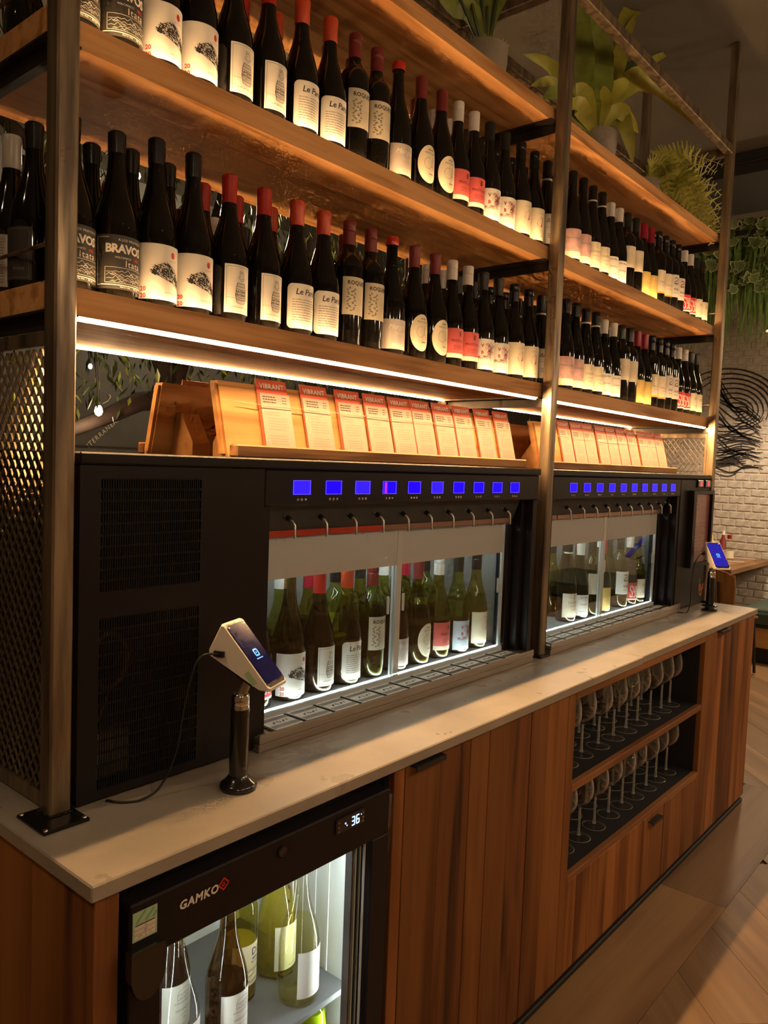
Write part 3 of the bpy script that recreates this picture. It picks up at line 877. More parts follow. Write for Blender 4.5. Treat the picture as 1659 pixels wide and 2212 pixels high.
boxo('control_box', 'metal_grey', t, .125, .235, .285, .32, .945, 1.03, .003)
boxo('compressor', 'vent_inside', t, .25, .33, .27, .32, .95, 1.06, .01)

# control panel of the far machine
t = DR
cp = boxo('control_panel', 'machine_black', t, 2.916, 3.2995, y0, y0+.05, H+.007, ZM-.0225, .003)
for i, x in enumerate((3.115, 3.215)):
    d_ = boxo('digit_display', 'black_gloss', t, x, x+.075, y0-.008, y0-.0005, 1.476, 1.511, .004)
    D2().line([(.030, -.008), (.030, .008), (.050, .008), (.050, -.008), (.030, -.008)], .004).line([(.030, 0), (.050, 0)], .003).mb(lambda u, v, x=x: (x+u, y0-.0086, 1.4935+v)).build('digit', 'digit_red', d_)
mf = MB()
for q in ((3.02, 3.345-.05, 1.446, 1.463), (3.02, 3.295, 1.112, 1.130), (3.02, 3.055, 1.130, 1.446), (3.272, 3.295, 1.130, 1.446)):
    mf.box(q[0], q[1], y0-.026, y0-.0005, q[2], q[3])
sf = mf.build('screen_frame', 'machine_black', t)
ms = boxo('menu_screen', 'screen_board', t, 3.055, 3.272, y0-.012, y0-.0005, 1.130, 1.446, 0)
for d2, nm in ((D2().text('UNDER', .042, .10, .285).text('IT', .042, .045, .245), 'screen_title'), (D2().greek(.03, .17, .05, .20, 9, 4, .3), 'screen_text')):
    d2.mb(lambda u, v: (3.055+u, y0-.0124, 1.130+v)).build(nm, 'screen_text', ms)
lg = D2().line([(-.030, .045), (-.034, .0), (-.030, -.020), (-.022, -.032), (-.010, -.034), (.002, -.026), (.006, -.012)], .006)
lg.ring(-.018, .000, .011, .013, .006).ring(.008, .002, .009, .012, .006, 180, 360, 10).line([(.017, .014), (.014, -.02), (.004, -.038), (-.012, -.042)], .005).ring(.030, .003, .009, .010, .006).ring(.046, .003, .008, .009, .006, 0, 200)
lg.mb(lambda u, v: (3.262+u*.85, y0-.0006, 1.000+v)).build('logo', 'orange_ink', cp)

# ------------------------------------------------------------------ menu boards on top of the machines
def menu_board(xa, xb, label, front=True):
    s = 1 if front else -1
    cy = 0 if front else .935-.018
    def yy(v): return v if front else cy-v
    t = thing('menu_board', ((xa+xb)/2, yy(.32), ZM), label, 'menu board')
    P = [(yy(a), b) for a, b in ((.317, ZM+.0005), (.357, 1.697), (.384, 1.697), (.344, ZM+.0005))]
    bm = bmesh.new()
    m = MB().prism(P, xa, xb, 'yz'); 
    me = m.mesh('tmp'); bm.from_mesh(me); bpy.data.meshes.remove(me)
    eds = [e for e in bm.edges if abs(e.verts[0].co.x-e.verts[1].co.x) < 1e-5]
    bmesh.ops.bevel(bm, geom=eds, offset=.006, segments=2, affect='EDGES')
    MB().bm(bm).build('backboard', 'board_wood', t, 40)
    y_a, y_b = sorted((yy(.288), yy(.3145)))
    boxo('ledge', 'ledge_wood', t, xa+.006, xb+.012, y_a, y_b, ZM+.0005, ZM+.027, .003)
    nb_ = 2
    for i in range(nb_):
        bx = xa+.055+i*(xb-xa-.16)
        Q = [(yy(a), b) for a, b in ((.346, ZM+.0008), (.371, 1.632), (.386, 1.632), (.432, 1.568), (.432, ZM+.0008))]
        MB().prism(Q, bx, bx+.048, 'yz').build('prop', 'board_wood', t)
    MB().lathe([(0, 0), (.005, 0), (.004, .003), (0, .004)], 10, (0, 0, 0), 'y').xf(Matrix.Translation((xa+.05, yy(.373), 1.655)) @ Matrix.Diagonal((1, s, 1, 1))).build('bolt', 'steel', t)
    if front:
        zz = 1.6535; y_ = .3385
        MB().tube([(xa+.028, y_+.010, zz+.003), (xa+.045, y_, zz+.001), (xa+.12, y_-.002, zz-.001), ((xa+xb)/2, y_-.0022, zz-.002), (xb-.08, y_-.002, zz+.001), (xb-.035, y_, zz+.002), (xb-.022, y_+.010, zz+.003)], .0007, 6).build('wire', 'wire_metal', t)
    return t
menu_board(.468, 1.640, 'wooden menu board holding cards on the near dispenser')
menu_board(1.800, 2.975, 'wooden menu board holding cards on the far dispenser')
menu_board(.452, 1.600, 'back of a wooden menu board facing away on the near dispenser', False)
menu_board(1.690+.05, 2.90, 'back of a wooden menu board facing away on the far dispenser', False)

TILT = Matrix.Rotation(-math.atan2(.040, .160), 4, 'X')
def card_parts(word, seed, w_):
    ch = .172
    red = MB().box(-w_/2, w_/2, 0, .0008, 0, ch).xf(TILT).mesh('backing_card', 'cap_orange')
    rr = random.Random(seed)
    dx_ = .003+rr.random()*.005
    sh = MB().box(-w_/2+dx_, w_/2+dx_*.6, -.0010, -.0003, 0, .140).xf(TILT).mesh('sheet', 'paper_white')
    t1 = D2().text(word, .0165, 0, .156, 0, 1.08, .0004).flat(-.0008).xf(TILT).mesh('lettering', 'ink_white')
    h_ = D2().greek(-w_/2+.014, .010, .117, .135, 3, seed, .45).greek(w_/2-.020, w_/2-.006, .117, .135, 3, seed+50, .3)
    d = D2()
    d.greek(-w_/2+.022, w_/2-.030, .088, .100, 2, seed+3, .3)
    d.greek(-w_/2+.022, w_/2-.008, .055, .086, 5, seed+1, .3).greek(-w_/2+.022, w_/2-.012, .016, .046, 5, seed+2, .3)
    for z in (.097, .091, .083, .050): d.disc(-w_/2+.016, z, .0015, .0015, 6)
    t2 = d.flat(-.0013).xf(TILT).mesh('body_text', 'ink_grey')
    t3 = h_.flat(-.0013).xf(TILT).mesh('heading', 'ink_brown')
    sl = MB().box(-w_/2+dx_+.001, w_/2+dx_*.6+.001, -.0026, -.0012, 0, .100).xf(TILT)
    return [('backing_card', red, [('lettering', t1)]), ('sheet', sh, [('heading', t3), ('body_text', t2)])]
CL = [550, 645, 720, 781, 835, 882, 930, 974, 1020, 1062]
VL = [819, 833, 842, 850, 858, 865, 873, 880, 886, 891]
for i, (u, v) in enumerate(zip(CL, VL)):
    a = ony(u, v, .357).x
    copies('menu_card', card_parts('VIBRANT', i, .090), (a+.045, .3150, 1.5445), R((-.5, .6, 0, .4, -.3, .5, 0, -.6, .7, 0)[i]), 'red-topped wine card, %s from the left on the near menu board' % ORD[i], 'card', 'wine cards on the near board')
CR = [1200.5, 1229.4, 1254, 1282.5, 1305.4, 1328.3, 1350, 1374, 1392.5, 1410.6]
for i, u in enumerate(CR):
    a = ony(u, 908+i*2.2, .357).x
    copies('menu_card', card_parts('ELEGANT', 20+i, .090), (a+.045, .3150, 1.5445), R((.4, -.5, 0, .6, -.3, .2, .5, -.4, 0, .3)[i]), 'red-topped wine card, %s from the left on the far menu board' % ORD[i], 'card', 'wine cards on the far board')
bc = MB().box(-.045, .045, -.0008, .0008, 0, .172).xf(Matrix.Rotation(math.atan2(.040, .160), 4, 'X')).mesh('backing_card', 'paper_pink')
for i, (x, lab) in enumerate(((.575, 'pink back of a card sticking up behind the leftmost wooden board'), (1.48, 'pink back of a card beside the middle post'))):
    copies('menu_card', [('backing_card', bc, [])], (x, .935-.018-.3145, 1.5445), 0, lab, 'card')
# ------------------------------------------------------------------ bottles
def prof_burg(r, h=.297):
    k = h/.297
    return [(0, .006), (r*.55, .003), (r*.86, 0), (r*.97, .002), (r, .008), (r, .116*k), (r*.985, .126*k), (r*.93, .142*k), (r*.82, .160*k), (r*.67, .180*k), (r*.53, .199*k), (r*.43, .217*k), (.0158, .235*k), (.0146, .252*k), (.0142, .282*k), (.0156, .2825*k), (.0156, .2945*k), (.0135, .297*k), (0, .297*k)]
def prof_bord(r, h=.300):
    return [(0, .008), (r*.55, .004), (r*.88, 0), (r*.98, .002), (r, .008), (r, .185), (r*.985, .193), (r*.92, .203), (r*.78, .213), (r*.60, .221), (r*.47, .229), (.0152, .240), (.0142, .283), (.0158, .2835), (.0158, h-.003), (.0135, h), (0, h)]
def prof_flute(r, h=.318):
    return [(0, .006), (r*.6, .003), (r*.88, 0), (r*.98, .002), (r, .008), (r, .128), (r*.97, .140), (r*.87, .163), (r*.72, .190), (r*.56, .218), (r*.45, .243), (.0152, .262), (.0145, h-.016), (.0157, h-.0155), (.0157, h-.003), (.0135, h), (0, h)]
def prof_at(prof, z):
    for (r0, z0), (r1, z1) in zip(prof[4:], prof[5:]):
        if z0 <= z <= z1 and z1 > z0: return r0+(r1-r0)*(z-z0)/(z1-z0)
    return prof[4][0]
def mesh_glass(prof, mat): return MB().lathe(prof, 28).mesh('glass', mat, 50)
def mesh_cap(prof, zc, mat, style='foil'):
    h = prof[-1][1]; e = .0007; q = []
    q.append((prof_at(prof, zc)+.0002, zc)); q.append((prof_at(prof, zc)+e, zc))
    for (r, z) in prof:
        if z > zc and r > .0142 and r < .03: q.append((r+e, z if z < h-.002 else h))
    if style == 'screw':
        q = [(prof_at(prof, zc)+.0003, zc), (.0158, zc)]
        z = zc+.030
        q += [(.0158, z-.0005), (.0152, z), (.0158, z+.0012), (.0152, z+.003), (.0158, z+.004), (.0160, h-.003), (.0148, h+.0006)]
    elif style == 'wax':
        q = [(prof_at(prof, zc)+.0004, zc), (prof_at(prof, zc)+.0018, zc+.003), (.0165, h-.020), (.0175, h-.014), (.0175, h-.004), (.0155, h+.001)]
    q.append((q[-1][0]*.8, h+.0010)); q.append((0, h+.0010))
    return MB().lathe(q, 24).mesh('capsule', mat, 40)
def mesh_label(r, hw, z0, z1, mat, shape='rect', cr=.006, c=0.0):
    """paper label wrapped on the bottle; hw = half width along the glass"""
    m = MB(); n = 22; rr = r+.00035
    us = [-hw+2*hw*i/n for i in range(n+1)]
    if shape != 'rect': us = [-hw*math.cos(pi*i/n) for i in range(n+1)]
    vs = []; fs = []
    for u in us:
        a, b = z0, z1
        if shape == 'ell':
            k = math.sqrt(max(0, 1-(u/hw)**2)); mid = (z0+z1)/2; a = mid-(z1-z0)/2*k; b = mid+(z1-z0)/2*k
        if shape == 'round':
            d = max(0, abs(u)-(hw-cr)); k = cr-math.sqrt(max(0, cr*cr-d*d)); a, b = z0+k, z1-k
        th = (u+c)/rr
        vs += [(rr*math.sin(th), -rr*math.cos(th), a), (rr*math.sin(th), -rr*math.cos(th), b)]
    for i in range(n): fs.append((2*i, 2*i+2, 2*i+3, 2*i+1))
    return m.add(vs, fs).mesh('label', mat, 60)
def ink(d, r, mat, name='print'): return (name, d.wrap(r+.0006).mesh(name, mat))
def TXT(*a): return D2().text(*a)

TY = {}
def style(key, desc, prof, r, cap, labels, glass='bottle_dark'):
    TY[key] = dict(desc=desc, prof=prof, r=r, cap=cap, labels=labels, glass=glass)
def L_(hw, z0, z1, mat, inks=(), shape='rect', cr=.006, c=0.0): return dict(hw=hw, z0=z0, z1=z1, mat=mat, inks=inks, shape=shape, cr=cr, c=c)

r = .042
d1 = D2().text('BRAVOS', .0205, -.006, .0855, 0, .92, .0008).text('A LOS VINATEROS', .0062, .006, .1015).text('VOLCANICO', .0052, -.010, .0705).text('Itata', .0165, .010, .0605, 0, 1.15)
d1.line([(-.057, .022), (-.057, .105), (-.035, .105)], .0008).line([(.057, .105), (.057, .022), (-.057, .022)], .0008).rect(-.05, .0225, .05, .0232)
d1.line([(-.042, .026), (.05, .026), (.05, .053), (-.042, .053), (-.042, .026)], .0007)
rr = random.Random(8)
for k in range(3):
    pts = [(-.040+i*.0055, .033+k*.006+(.006*rr.random() if i % 2 else .0)) for i in range(17)]; d1.line(pts, .0006)
for k in range(26):
    u, v = -.038+.08*rr.random(), .028+.020*rr.random(); d1.line([(u, v), (u+.004, v+.003*rr.random()), (u+.008, v-.001)], .0005)
d1.text('tierra viva  -  del sur', .0048, .004, .0195)
d1r = D2().text('RED', .0060, .018, .0705, 0, 1, .0004)
style('mountain', 'black mountain-drawing label', prof_burg(r, .300), r, (.262, 'cap_black', 'foil'), [L_(.066, .015, .110, 'label_dark', [(d1, 'ink_white'), (d1r, 'ink_red')])])

d = D2(); rr = random.Random(2)
out = [(-.028, .062), (-.022, .072), (-.010, .078), (.004, .079), (.016, .073), (.026, .062), (.034, .047), (.040, .034), (.030, .038), (.016, .046), (.0, .050), (-.014, .055)]
d.line(out+out[:1], .0012)
for k in range(130):
    u = -.026+.06*rr.random(); top = .079-abs(u-.0)*.50-max(0, u-.01)*.55; bot = .056-max(0, u+.02)*.34
    if bot > top: continue
    v = bot+(top-bot)*rr.random(); a = rr.random()*3
    d.line([(u, v), (u+.004*math.cos(a), v+.0035*math.sin(a)), (u+.007*math.cos(a+.5), v+.006*math.sin(a))], .0010+.0012*rr.random())
dr = D2().text('20', .0115, -.045, .030, 0, 1, .0004).text('20', .0115, -.045, .0175, 0, 1, .0004)
ds_ = D2().disc(.014, .097, .0048, .0062, 14)
dg = D2().text('ASTER', .0045, .014, .086, 0, 1.4).greek(-.004, .034, .0245, .0285, 2, 4, .35)
style('rock', 'white label showing a grey rock', prof_burg(.0415, .315), .0415, (.268, 'cap_black', 'foil'), [L_(.062, .012, .114, 'label_white', [(d, 'ink_black'), (dr, 'ink_red', 'vintage'), (ds_, 'ink_red', 'seal'), (dg, 'ink_grey')])])

d = D2().line([(-.029, .021), (-.029, .110), (.029, .110), (.029, .021), (-.029, .021)], .0006).line([(-.029, .047), (.029, .047)], .0004)
bu = .0035
barrel = [(bu-.010, .038), (bu-.0135, .052), (bu-.012, .068), (bu-.009, .078)]
d.line(barrel, .0011).line([(2*bu-a, b) for a, b in barrel], .0011)
for z, hw in ((.038, .010), (.045, .0125), (.050, .0133), (.066, .0125), (.071, .0115), (.078, .009)): d.line([(bu-hw, z), (bu, z-.0014), (bu+hw, z)], .0009)
for k in range(-3, 4): d.line([(bu+k*.0028, .0385), (bu+k*.0036, .046)], .0005); d.line([(bu+k*.0033, .070), (bu+k*.0027, .077)], .0005)
d.text('LA CUVE', .0062, bu, .0605, 0, .95, .0003).text('DU CHAT', .0062, bu, .0540, 0, .95, .0003)
d.ring(bu+.001, .090, .0062, .0080, .0007).line([(bu-.0045, .096), (bu-.0035, .1025), (bu, .0985), (bu+.0035, .1025), (bu+.0062, .096)], .0008)
for s in (-1, 1): d.line([(bu+.001+s*.002, .088), (bu+s*.010, .090)], .0003).line([(bu+.001+s*.002, .087), (bu+s*.010, .0865)], .0003)
d.disc(bu-.0015, .0925, .0009, .0009, 6).disc(bu+.0035, .0925, .0009, .0009, 6).ring(bu+.001, .0875, .003, .002, .0005, 180, 360, 8)
d.text('vinifie par jean claude', .0050, .003, .0295, .25)
style('barrel', 'white label drawn with a barrel', prof_burg(.042, .300), .042, (.243, 'cap_red', 'foil'), [L_(.033, .017, .114, 'label_white', [(d, 'ink_brown')])])

d = D2().text('Le Paris', .0185, .005, .094, .18, .95, .0002).greek(-.030, .032, .032, .078, 8, 9, .28)
style('handwritten', 'white label covered in handwriting', prof_burg(.0415, .300), .0415, (.246, 'cap_orange', 'wax'), [L_(.041, .014, .112, 'label_white', [(D2().text('Le Paris', .0185, .005, .094, .18, .95, .0002), 'ink_black'), (D2().greek(-.030, .032, .030, .080, 9, 9, .26), 'ink_grey')], 'round', .011)])

d = D2().text('ROQUETE', .0130, .004, .149, 0, 1.05, .0003)
dg = D2(); rr = random.Random(4)
for k in range(26):
    u, v = -.017+.010*math.sin(k*2.4)+.002*rr.random(), .084+k*.0021; dg.disc(u, v, .0032, .0020, 8)
dp = D2().text('CARIGNAN', .0062, .016, .112).greek(.006, .030, .098, .108, 3, 7, .3)
style('cluster', 'beige label with grey leaf cluster', prof_bord(.0375, .300), .0375, (.244, 'cap_maroon', 'screw'), [L_(.038, .074, .163, 'label_tan', [(d, 'ink_black'), (dg, 'ink_grey'), (dp, 'ink_pale')])])

d = D2().text('Morgon', .0175, -.004, .070, .35).greek(-.012, .018, .050, .058, 2, 5, .2).greek(-.02, .024, .024, .030, 2, 6, .25)
style('silver', 'plain silver label', prof_burg(.0405, .300), .0405, (.288, 'cap_wax', 'wax'), [L_(.046, .014, .089, 'label_silver', [(d, 'ink_white')])])

d = D2().ring(-.004, .072, .012, .014, .0006, 60, 330, 16).line([(.008, .064), (.012, .090), (.010, .066), (.016, .062)], .0006).ring(.018, .064, .004, .005, .0006).text('PEGOS CLAROS', .0055, .004, .098).greek(.0, .018, .043, .048, 1, 4, .4)
for k in range(7): d.rect(-.006+k*.0028, .105, -.0042+k*.0028, .1065+.001*(k % 3))
style('oval', 'cream oval label with thin script', prof_burg(.0415, .300), .0415, (.244, 'cap_maroon', 'foil'), [L_(.034, .022, .118, 'label_cream', [(d, 'ink_black')], 'ell')])

d = D2().text('PINOT NOIR', .0098, .004, .073, 0, 1.0, .0003).greek(-.016, .030, .048, .062, 3, 2, .28).rect(.002, .086, .010, .100).text('maison', .004, .010, .0405, .2)
style('coral', 'coral pink label', prof_burg(.0385, .300), .0385, (.246, 'cap_white', 'screw'), [L_(.046, .026, .108, 'label_pink', [(d, 'cap_maroon'), (D2().rect(-.046, .026, .046, .0385), 'label_cream')])])

dr = D2().text('V', .0135, -.018, .080, 0, 1, .0005).text('A', .0135, .004, .080, 0, 1, .0005).text('R', .0135, .024, .080, 0, 1, .0005).text('B', .0135, -.018, .060, 0, 1, .0005).text('O', .0135, .004, .060, 0, 1, .0005).text('S', .0135, .024, .060, 0, 1, .0005)
d = D2(); rr = random.Random(6)
for k in range(60):
    a = rr.random()*6.3; q = rr.random(); u, v = .006+.016*q*math.cos(a), .066+.026*q*math.sin(a); d.ring(u, v, .002+.003*rr.random(), .0015+.002*rr.random(), .0005, 0, 360, 6)
for k in range(22): d.ring(-.032+.03*rr.random(), .042+.008*rr.random(), .003, .002, .0005, 0, 360, 6)
d.text('PINOT BLAUFRANKISCH', .0042, .004, .026).greek(-.004, .020, .018, .021, 1, 3, .3)
style('arch', 'white label with red letters and stone arch', prof_burg(.0395, .300), .0395, (.247, 'cap_green', 'foil'), [L_(.048, .011, .100, 'label_white', [(dr, 'ink_red'), (d, 'cap_maroon')])])

dr = D2().poly([(-.008, .070), (.012, .068), (.014, .062), (.006, .057), (-.004, .058), (-.009, .064)]).line([(.009, .067), (.014, .076), (.012, .086), (.007, .087)], .0018)
dk = D2().ring(-.001, .072, .006, .010, .0007, 70, 280, 12)
style('swan', 'cream label with a small red swan', prof_burg(.0395, .300), .0395, (.246, 'cap_black', 'screw'), [L_(.046, .016, .115, 'label_cream', [(dr, 'ink_red', 'swan'), (dk, 'ink_grey', 'wing'), (D2().rect(-.008, .098, .018, .0986), 'ink_grey', 'rule'), (TXT('ON BERG', .0048, .006, .0285), 'ink_grey', 'maker')])])

d = D2().text('Barda', .018, -.006, .096, .4).greek(-.03, .02, .074, .077, 1, 3, .2).greek(-.02, .024, .040, .056, 3, 5, .25)
style('script', 'white label with large black script', prof_burg(.0395, .296), .0395, (.238, 'cap_black', 'foil'), [L_(.044, .022, .118, 'label_white', [(d, 'ink_black')]), L_(.0145, .232, .238, 'label_tan', [])])

d = D2(); rr = random.Random(9)
for k in range(14): u = -.04+.08*rr.random(); d.line([(u-.012, .082+.004*rr.random()), (u, .084+.006*rr.random()), (u+.014, .081+.003*rr.random())], .0008)
style('dusk', 'dusky pink landscape label', prof_flute(.0375), .0375, (.268, 'cap_black', 'foil'), [L_(.048, .016, .116, 'label_rose', [(d, 'ink_grey'), (D2().rect(-.048, .016, .048, .040), 'label_cream')])])

d = D2().text('CHARME', .0120, .0, .074, 0, 1.05).greek(-.016, .018, .058, .062, 1, 3, .3).text('ROUGE', .0055, 0, .046).line([(-.002, .088), (-.004, .096), (0, .104), (.004, .096), (.003, .088), (-.002, .088)], .0009).greek(-.01, .012, .026, .029, 1, 4, .3)
style('collar', 'cream label and pale neck ring', prof_flute(.0375, .312), .0375, (.262, 'cap_black', 'foil'), [L_(.046, .018, .108, 'label_cream', [(d, 'ink_grey')]), L_(.0475, .2565, .2615, 'label_white', [])])

style('scribble', 'white label with three lines of script', prof_burg(.0375, .296), .0375, (.244, 'cap_white', 'foil'), [L_(.042, .012, .092, 'label_white', [(TXT('Saint Basile', .0085, -.004, .082, .4), 'ink_black', 'name'), (TXT('Soumard', .0095, -.004, .056, .4), 'ink_black', 'title'), (TXT('Guillon Frere', .0075, -.004, .028, .4), 'ink_black', 'maker')])])

d = D2().greek(-.026, .028, .098, .140, 7, 12, .2)
style('plain', 'tall plain cream label set high', prof_bord(.0375, .300), .0375, (.246, 'cap_green', 'foil'), [L_(.044, .084, .166, 'label_cream', [(d, 'ink_pale')])])

d = D2().text('Domaine', .0070, .004, .058).text('du Moulin', .0070, .004, .050).greek(.002, .028, .028, .044, 3, 5, .3).ring(.018, .080, .006, .009, .0012)
for k in range(20): d.rect(-.042+k*.0043, .0145, -.0405+k*.0043, .0165).rect(-.042+k*.0043, .0955, -.0405+k*.0043, .0980)
style('yellow', 'yellow label and crimson capsule', prof_burg(.0385, .300), .0385, (.238, 'cap_crimson', 'foil'), [L_(.045, .008, .101, 'label_yellow', [(d, 'ink_gold')])])

d = D2().text('TENUTA', .0115, .004, .090, 0, 1.1).greek(-.01, .02, .074, .079, 1, 5, .25)
for k in range(9): d.line([(.020+.004*math.sin(k), .105+k*.003), (.026, .104+k*.003)], .0010)
style('tall', 'tall cream label on square shoulders', prof_bord(.0375, .304), .0375, (.244, 'cap_black', 'screw'), [L_(.046, .044, .140, 'label_cream', [(d, 'ink_grey'), (D2().rect(-.046, .044, .046, .050), 'ink_gold')])])

dk = D2().text('ALBA', .0130, .004, .090, 0, 1.05, .0002).greek(-.012, .018, .072, .078, 1, 5, .25)
dr = D2().line([(-.010, .134), (-.002, .140), (.010, .136), (.004, .126), (-.006, .124), (-.010, .116), (.002, .114), (.012, .120)], .0030).line([(-.012, .112), (.014, .112)], .002).line([(.006, .138), (.014, .126), (.010, .114)], .0018)
style('emblem', 'white label with a red scroll emblem', prof_bord(.0375, .304), .0375, (.244, 'cap_black', 'screw'), [L_(.044, .056, .152, 'label_white', [(dk, 'ink_black'), (dr, 'cap_maroon')])])

d = D2()
for k, (u, ch) in enumerate(((-.022, 'S'), (.0, 'Y'), (.022, 'D'))):
    pass
def loops(cu): 
    return D2()
SY = lambda q: [(a*.72-.004, b) for a, b in q]
d.line(SY([(-.014, .074), (-.014, .082), (-.027, .082), (-.027, .064), (-.014, .058), (-.014, .036), (-.027, .036), (-.027, .046)]), .0036)
d.line(SY([(-.005, .082), (-.005, .058), (.007, .058), (.007, .082)]), .0036).line(SY([(.007, .060), (.007, .036), (-.005, .036)]), .0036)
d.line(SY([(.017, .082), (.017, .037), (.030, .037), (.030, .081), (.017, .081)]), .0036).line(SY([(.0235, .082), (.0235, .050)]), .0028)
style('scarlet', 'scarlet label with tall white lettering', prof_burg(.0375, .297), .0375, (.246, 'cap_white', 'screw'), [L_(.044, .022, .096, 'label_red', [(d, 'ink_white'), (D2().rect(-.044, .022, .044, .0275), 'label_cream')])])

d = D2().text('6%', .0160, .004, .078).text('BONARDA', .0065, .004, .046).greek(-.008, .016, .034, .038, 1, 3, .3)
style('number', 'pale label with a small grey number', prof_burg(.0380, .297), .0380, (.246, 'cap_green', 'foil'), [L_(.046, .022, .104, 'label_cream', [(d, 'ink_grey')])], 'bottle_green_dark')
style('waxed', 'dark bottle dipped in white wax', prof_burg(.042, .300), .042, (.240, 'wax_white', 'wax'), [L_(.034, .018, .112, 'label_silver', [(D2().greek(-.026, .028, .024, .106, 16, 4, .3), 'ink_grey')])])
style('charcoal', 'dark bottle with a charcoal label', prof_burg(.042, .302), .042, (.255, 'cap_black', 'foil'), [L_(.034, .020, .112, 'label_dark', [(D2().line([(-.029, .024), (-.029, .108), (.029, .108), (.029, .024), (-.029, .024)], .0006).text('bravo', .01, .01, .04, .3), 'ink_grey')])])

CACHE = {}
def bottle_parts(key, glass=None, wine=None, fill=.2, cap=True, label_mat=None):
    k = (key, glass, wine, fill, cap, label_mat)
    if k in CACHE: return CACHE[k]
    T = TY[key]; parts = []
    parts.append(('glass', mesh_glass(T['prof'], glass or T['glass']), []))
    if wine:
        q = [(max(0, r_-.0022), z+.003 if i < 5 else z) for i, (r_, z) in enumerate(T['prof']) if z < fill]
        q = q+[(max(.001, prof_at(T['prof'], fill)-.0022), fill), (0, fill)]
        parts.append(('wine', MB().lathe(q, 22).mesh('wine', wine, 50), []))
    zc, cm, st = T['cap']
    if cap: parts.append(('capsule', mesh_cap(T['prof'], zc, cm, st), []))
    for i, lb in enumerate(T['labels']):
        if lb['z0'] > .2:      # ring or band round the neck
            rn = prof_at(T['prof'], lb['z0'])+.0009
            parts.append(('neck_band', MB().lathe([(rn-.0008, lb['z0']), (rn+.0004, lb['z0']), (rn+.0004, lb['z1']), (rn-.0008, lb['z1'])], 24).mesh('neck_band', lb['mat'], 40), [])); continue
        me = mesh_label(T['r'], lb['hw'], lb['z0'], lb['z1'], label_mat or lb['mat'], lb['shape'], lb['cr'], lb['c'])
        parts.append(('label', me, [ink(q[0], T['r'], *q[1:]) for q in lb['inks']]))
    CACHE[k] = parts
    return parts

LEFT = ['mountain', 'mountain', 'rock', 'rock', 'barrel', 'barrel', 'handwritten', 'handwritten', 'cluster', 'cluster', 'silver', 'oval', 'oval', 'coral', 'coral', 'arch', 'arch', 'swan', 'swan', 'script']
XL = [.134, .219, .302, .386, .474, .568, .665, .752, .838, .918, 1.000, 1.095, 1.185, 1.267, 1.345, 1.426, 1.512, 1.604, 1.692, 1.774]
RIGHT = ['dusk', 'dusk', 'collar', 'collar', 'scribble', 'scribble', 'plain', 'plain', 'yellow', 'yellow', 'tall', 'tall', 'emblem', 'emblem', 'scarlet', 'scarlet', 'number', 'number']
XR = [1.951+.0782*i for i in range(18)]
rj = random.Random(21)
for sh, zt in (('lower', ZS[0][1]), ('upper', ZS[1][1])):
    for bay, kinds, xs in (('left', LEFT, XL), ('right', RIGHT, XR)):
        seen = {}; n2 = 0
        for i, (kd, x) in enumerate(zip(kinds, xs)):
            n = seen.get(kd, 0); seen[kd] = n+1
            which = '' if kinds.count(kd) == 1 else (', left of its pair' if n == 0 else ', right of its pair')
            copies('wine_bottle', bottle_parts(kd), (x+rj.uniform(-.0015, .0015), YS0+.0545+rj.uniform(0, .003), zt+.0003), R(rj.uniform(-4, 4)-(0 if x < .6 else 9 if x < 1.3 else 19)),
                   'bottle with %s%s, %s shelf' % (TY[kd]['desc'], which, sh), 'bottle', 'front row bottles of the %s shelf, %s bay' % (sh, bay))
            # the bottle behind it
            if not (i == 0 and bay == 'left') and not (bay == 'left' and i in (7, 10, 11)):
                n2 += 1
                copies('wine_bottle', bottle_parts(kd), (x+rj.uniform(-.002, .002), YS0+.0545+.0885+rj.uniform(0, .004), zt+.0003), R(rj.uniform(-8, 8)),
                       'second-row bottle standing %s from the left on the %s shelf, %s bay' % (ORD[n2-1], sh, bay), 'bottle', 'second row bottles of the %s shelf' % sh)
# bottles of the far side, facing away
BK = ['plain', 'number', 'script', 'cluster', 'swan', 'coral', 'silver', 'yellow', 'arch', 'collar']
cg = {}
for sh, zt in (('lower', ZS[0][1]), ('upper', ZS[1][1])):
    n = 0
    for i in range(34):
        x = .175+i*.0925
        if i % 5 == 3 and sh == 'lower': continue
        n += 1; kd = BK[(i*3+(0 if sh == 'lower' else 4)) % len(BK)]
        copies('wine_bottle', bottle_parts(kd, 'bottle_green_dark'), (x, YS1-.057, zt+.0003), pi+R(rj.uniform(-6, 6)),
               'bottle facing away at the back edge of the %s shelf, %s from the left' % (sh, ORD[n-1]), 'bottle', 'back row bottles of the %s shelf' % sh)
# the two at the left end
copies('wine_bottle', bottle_parts('charcoal'), (.1125, .4265, ZS[0][1]+.0003), R(-75), 'dark bottle with a charcoal label beside the left end rod', 'bottle')
copies('wine_bottle', bottle_parts('waxed'), (.1125, .5150, ZS[0][1]+.0003), R(-75), 'bottle dipped in white wax at the left end of the lower shelf', 'bottle')

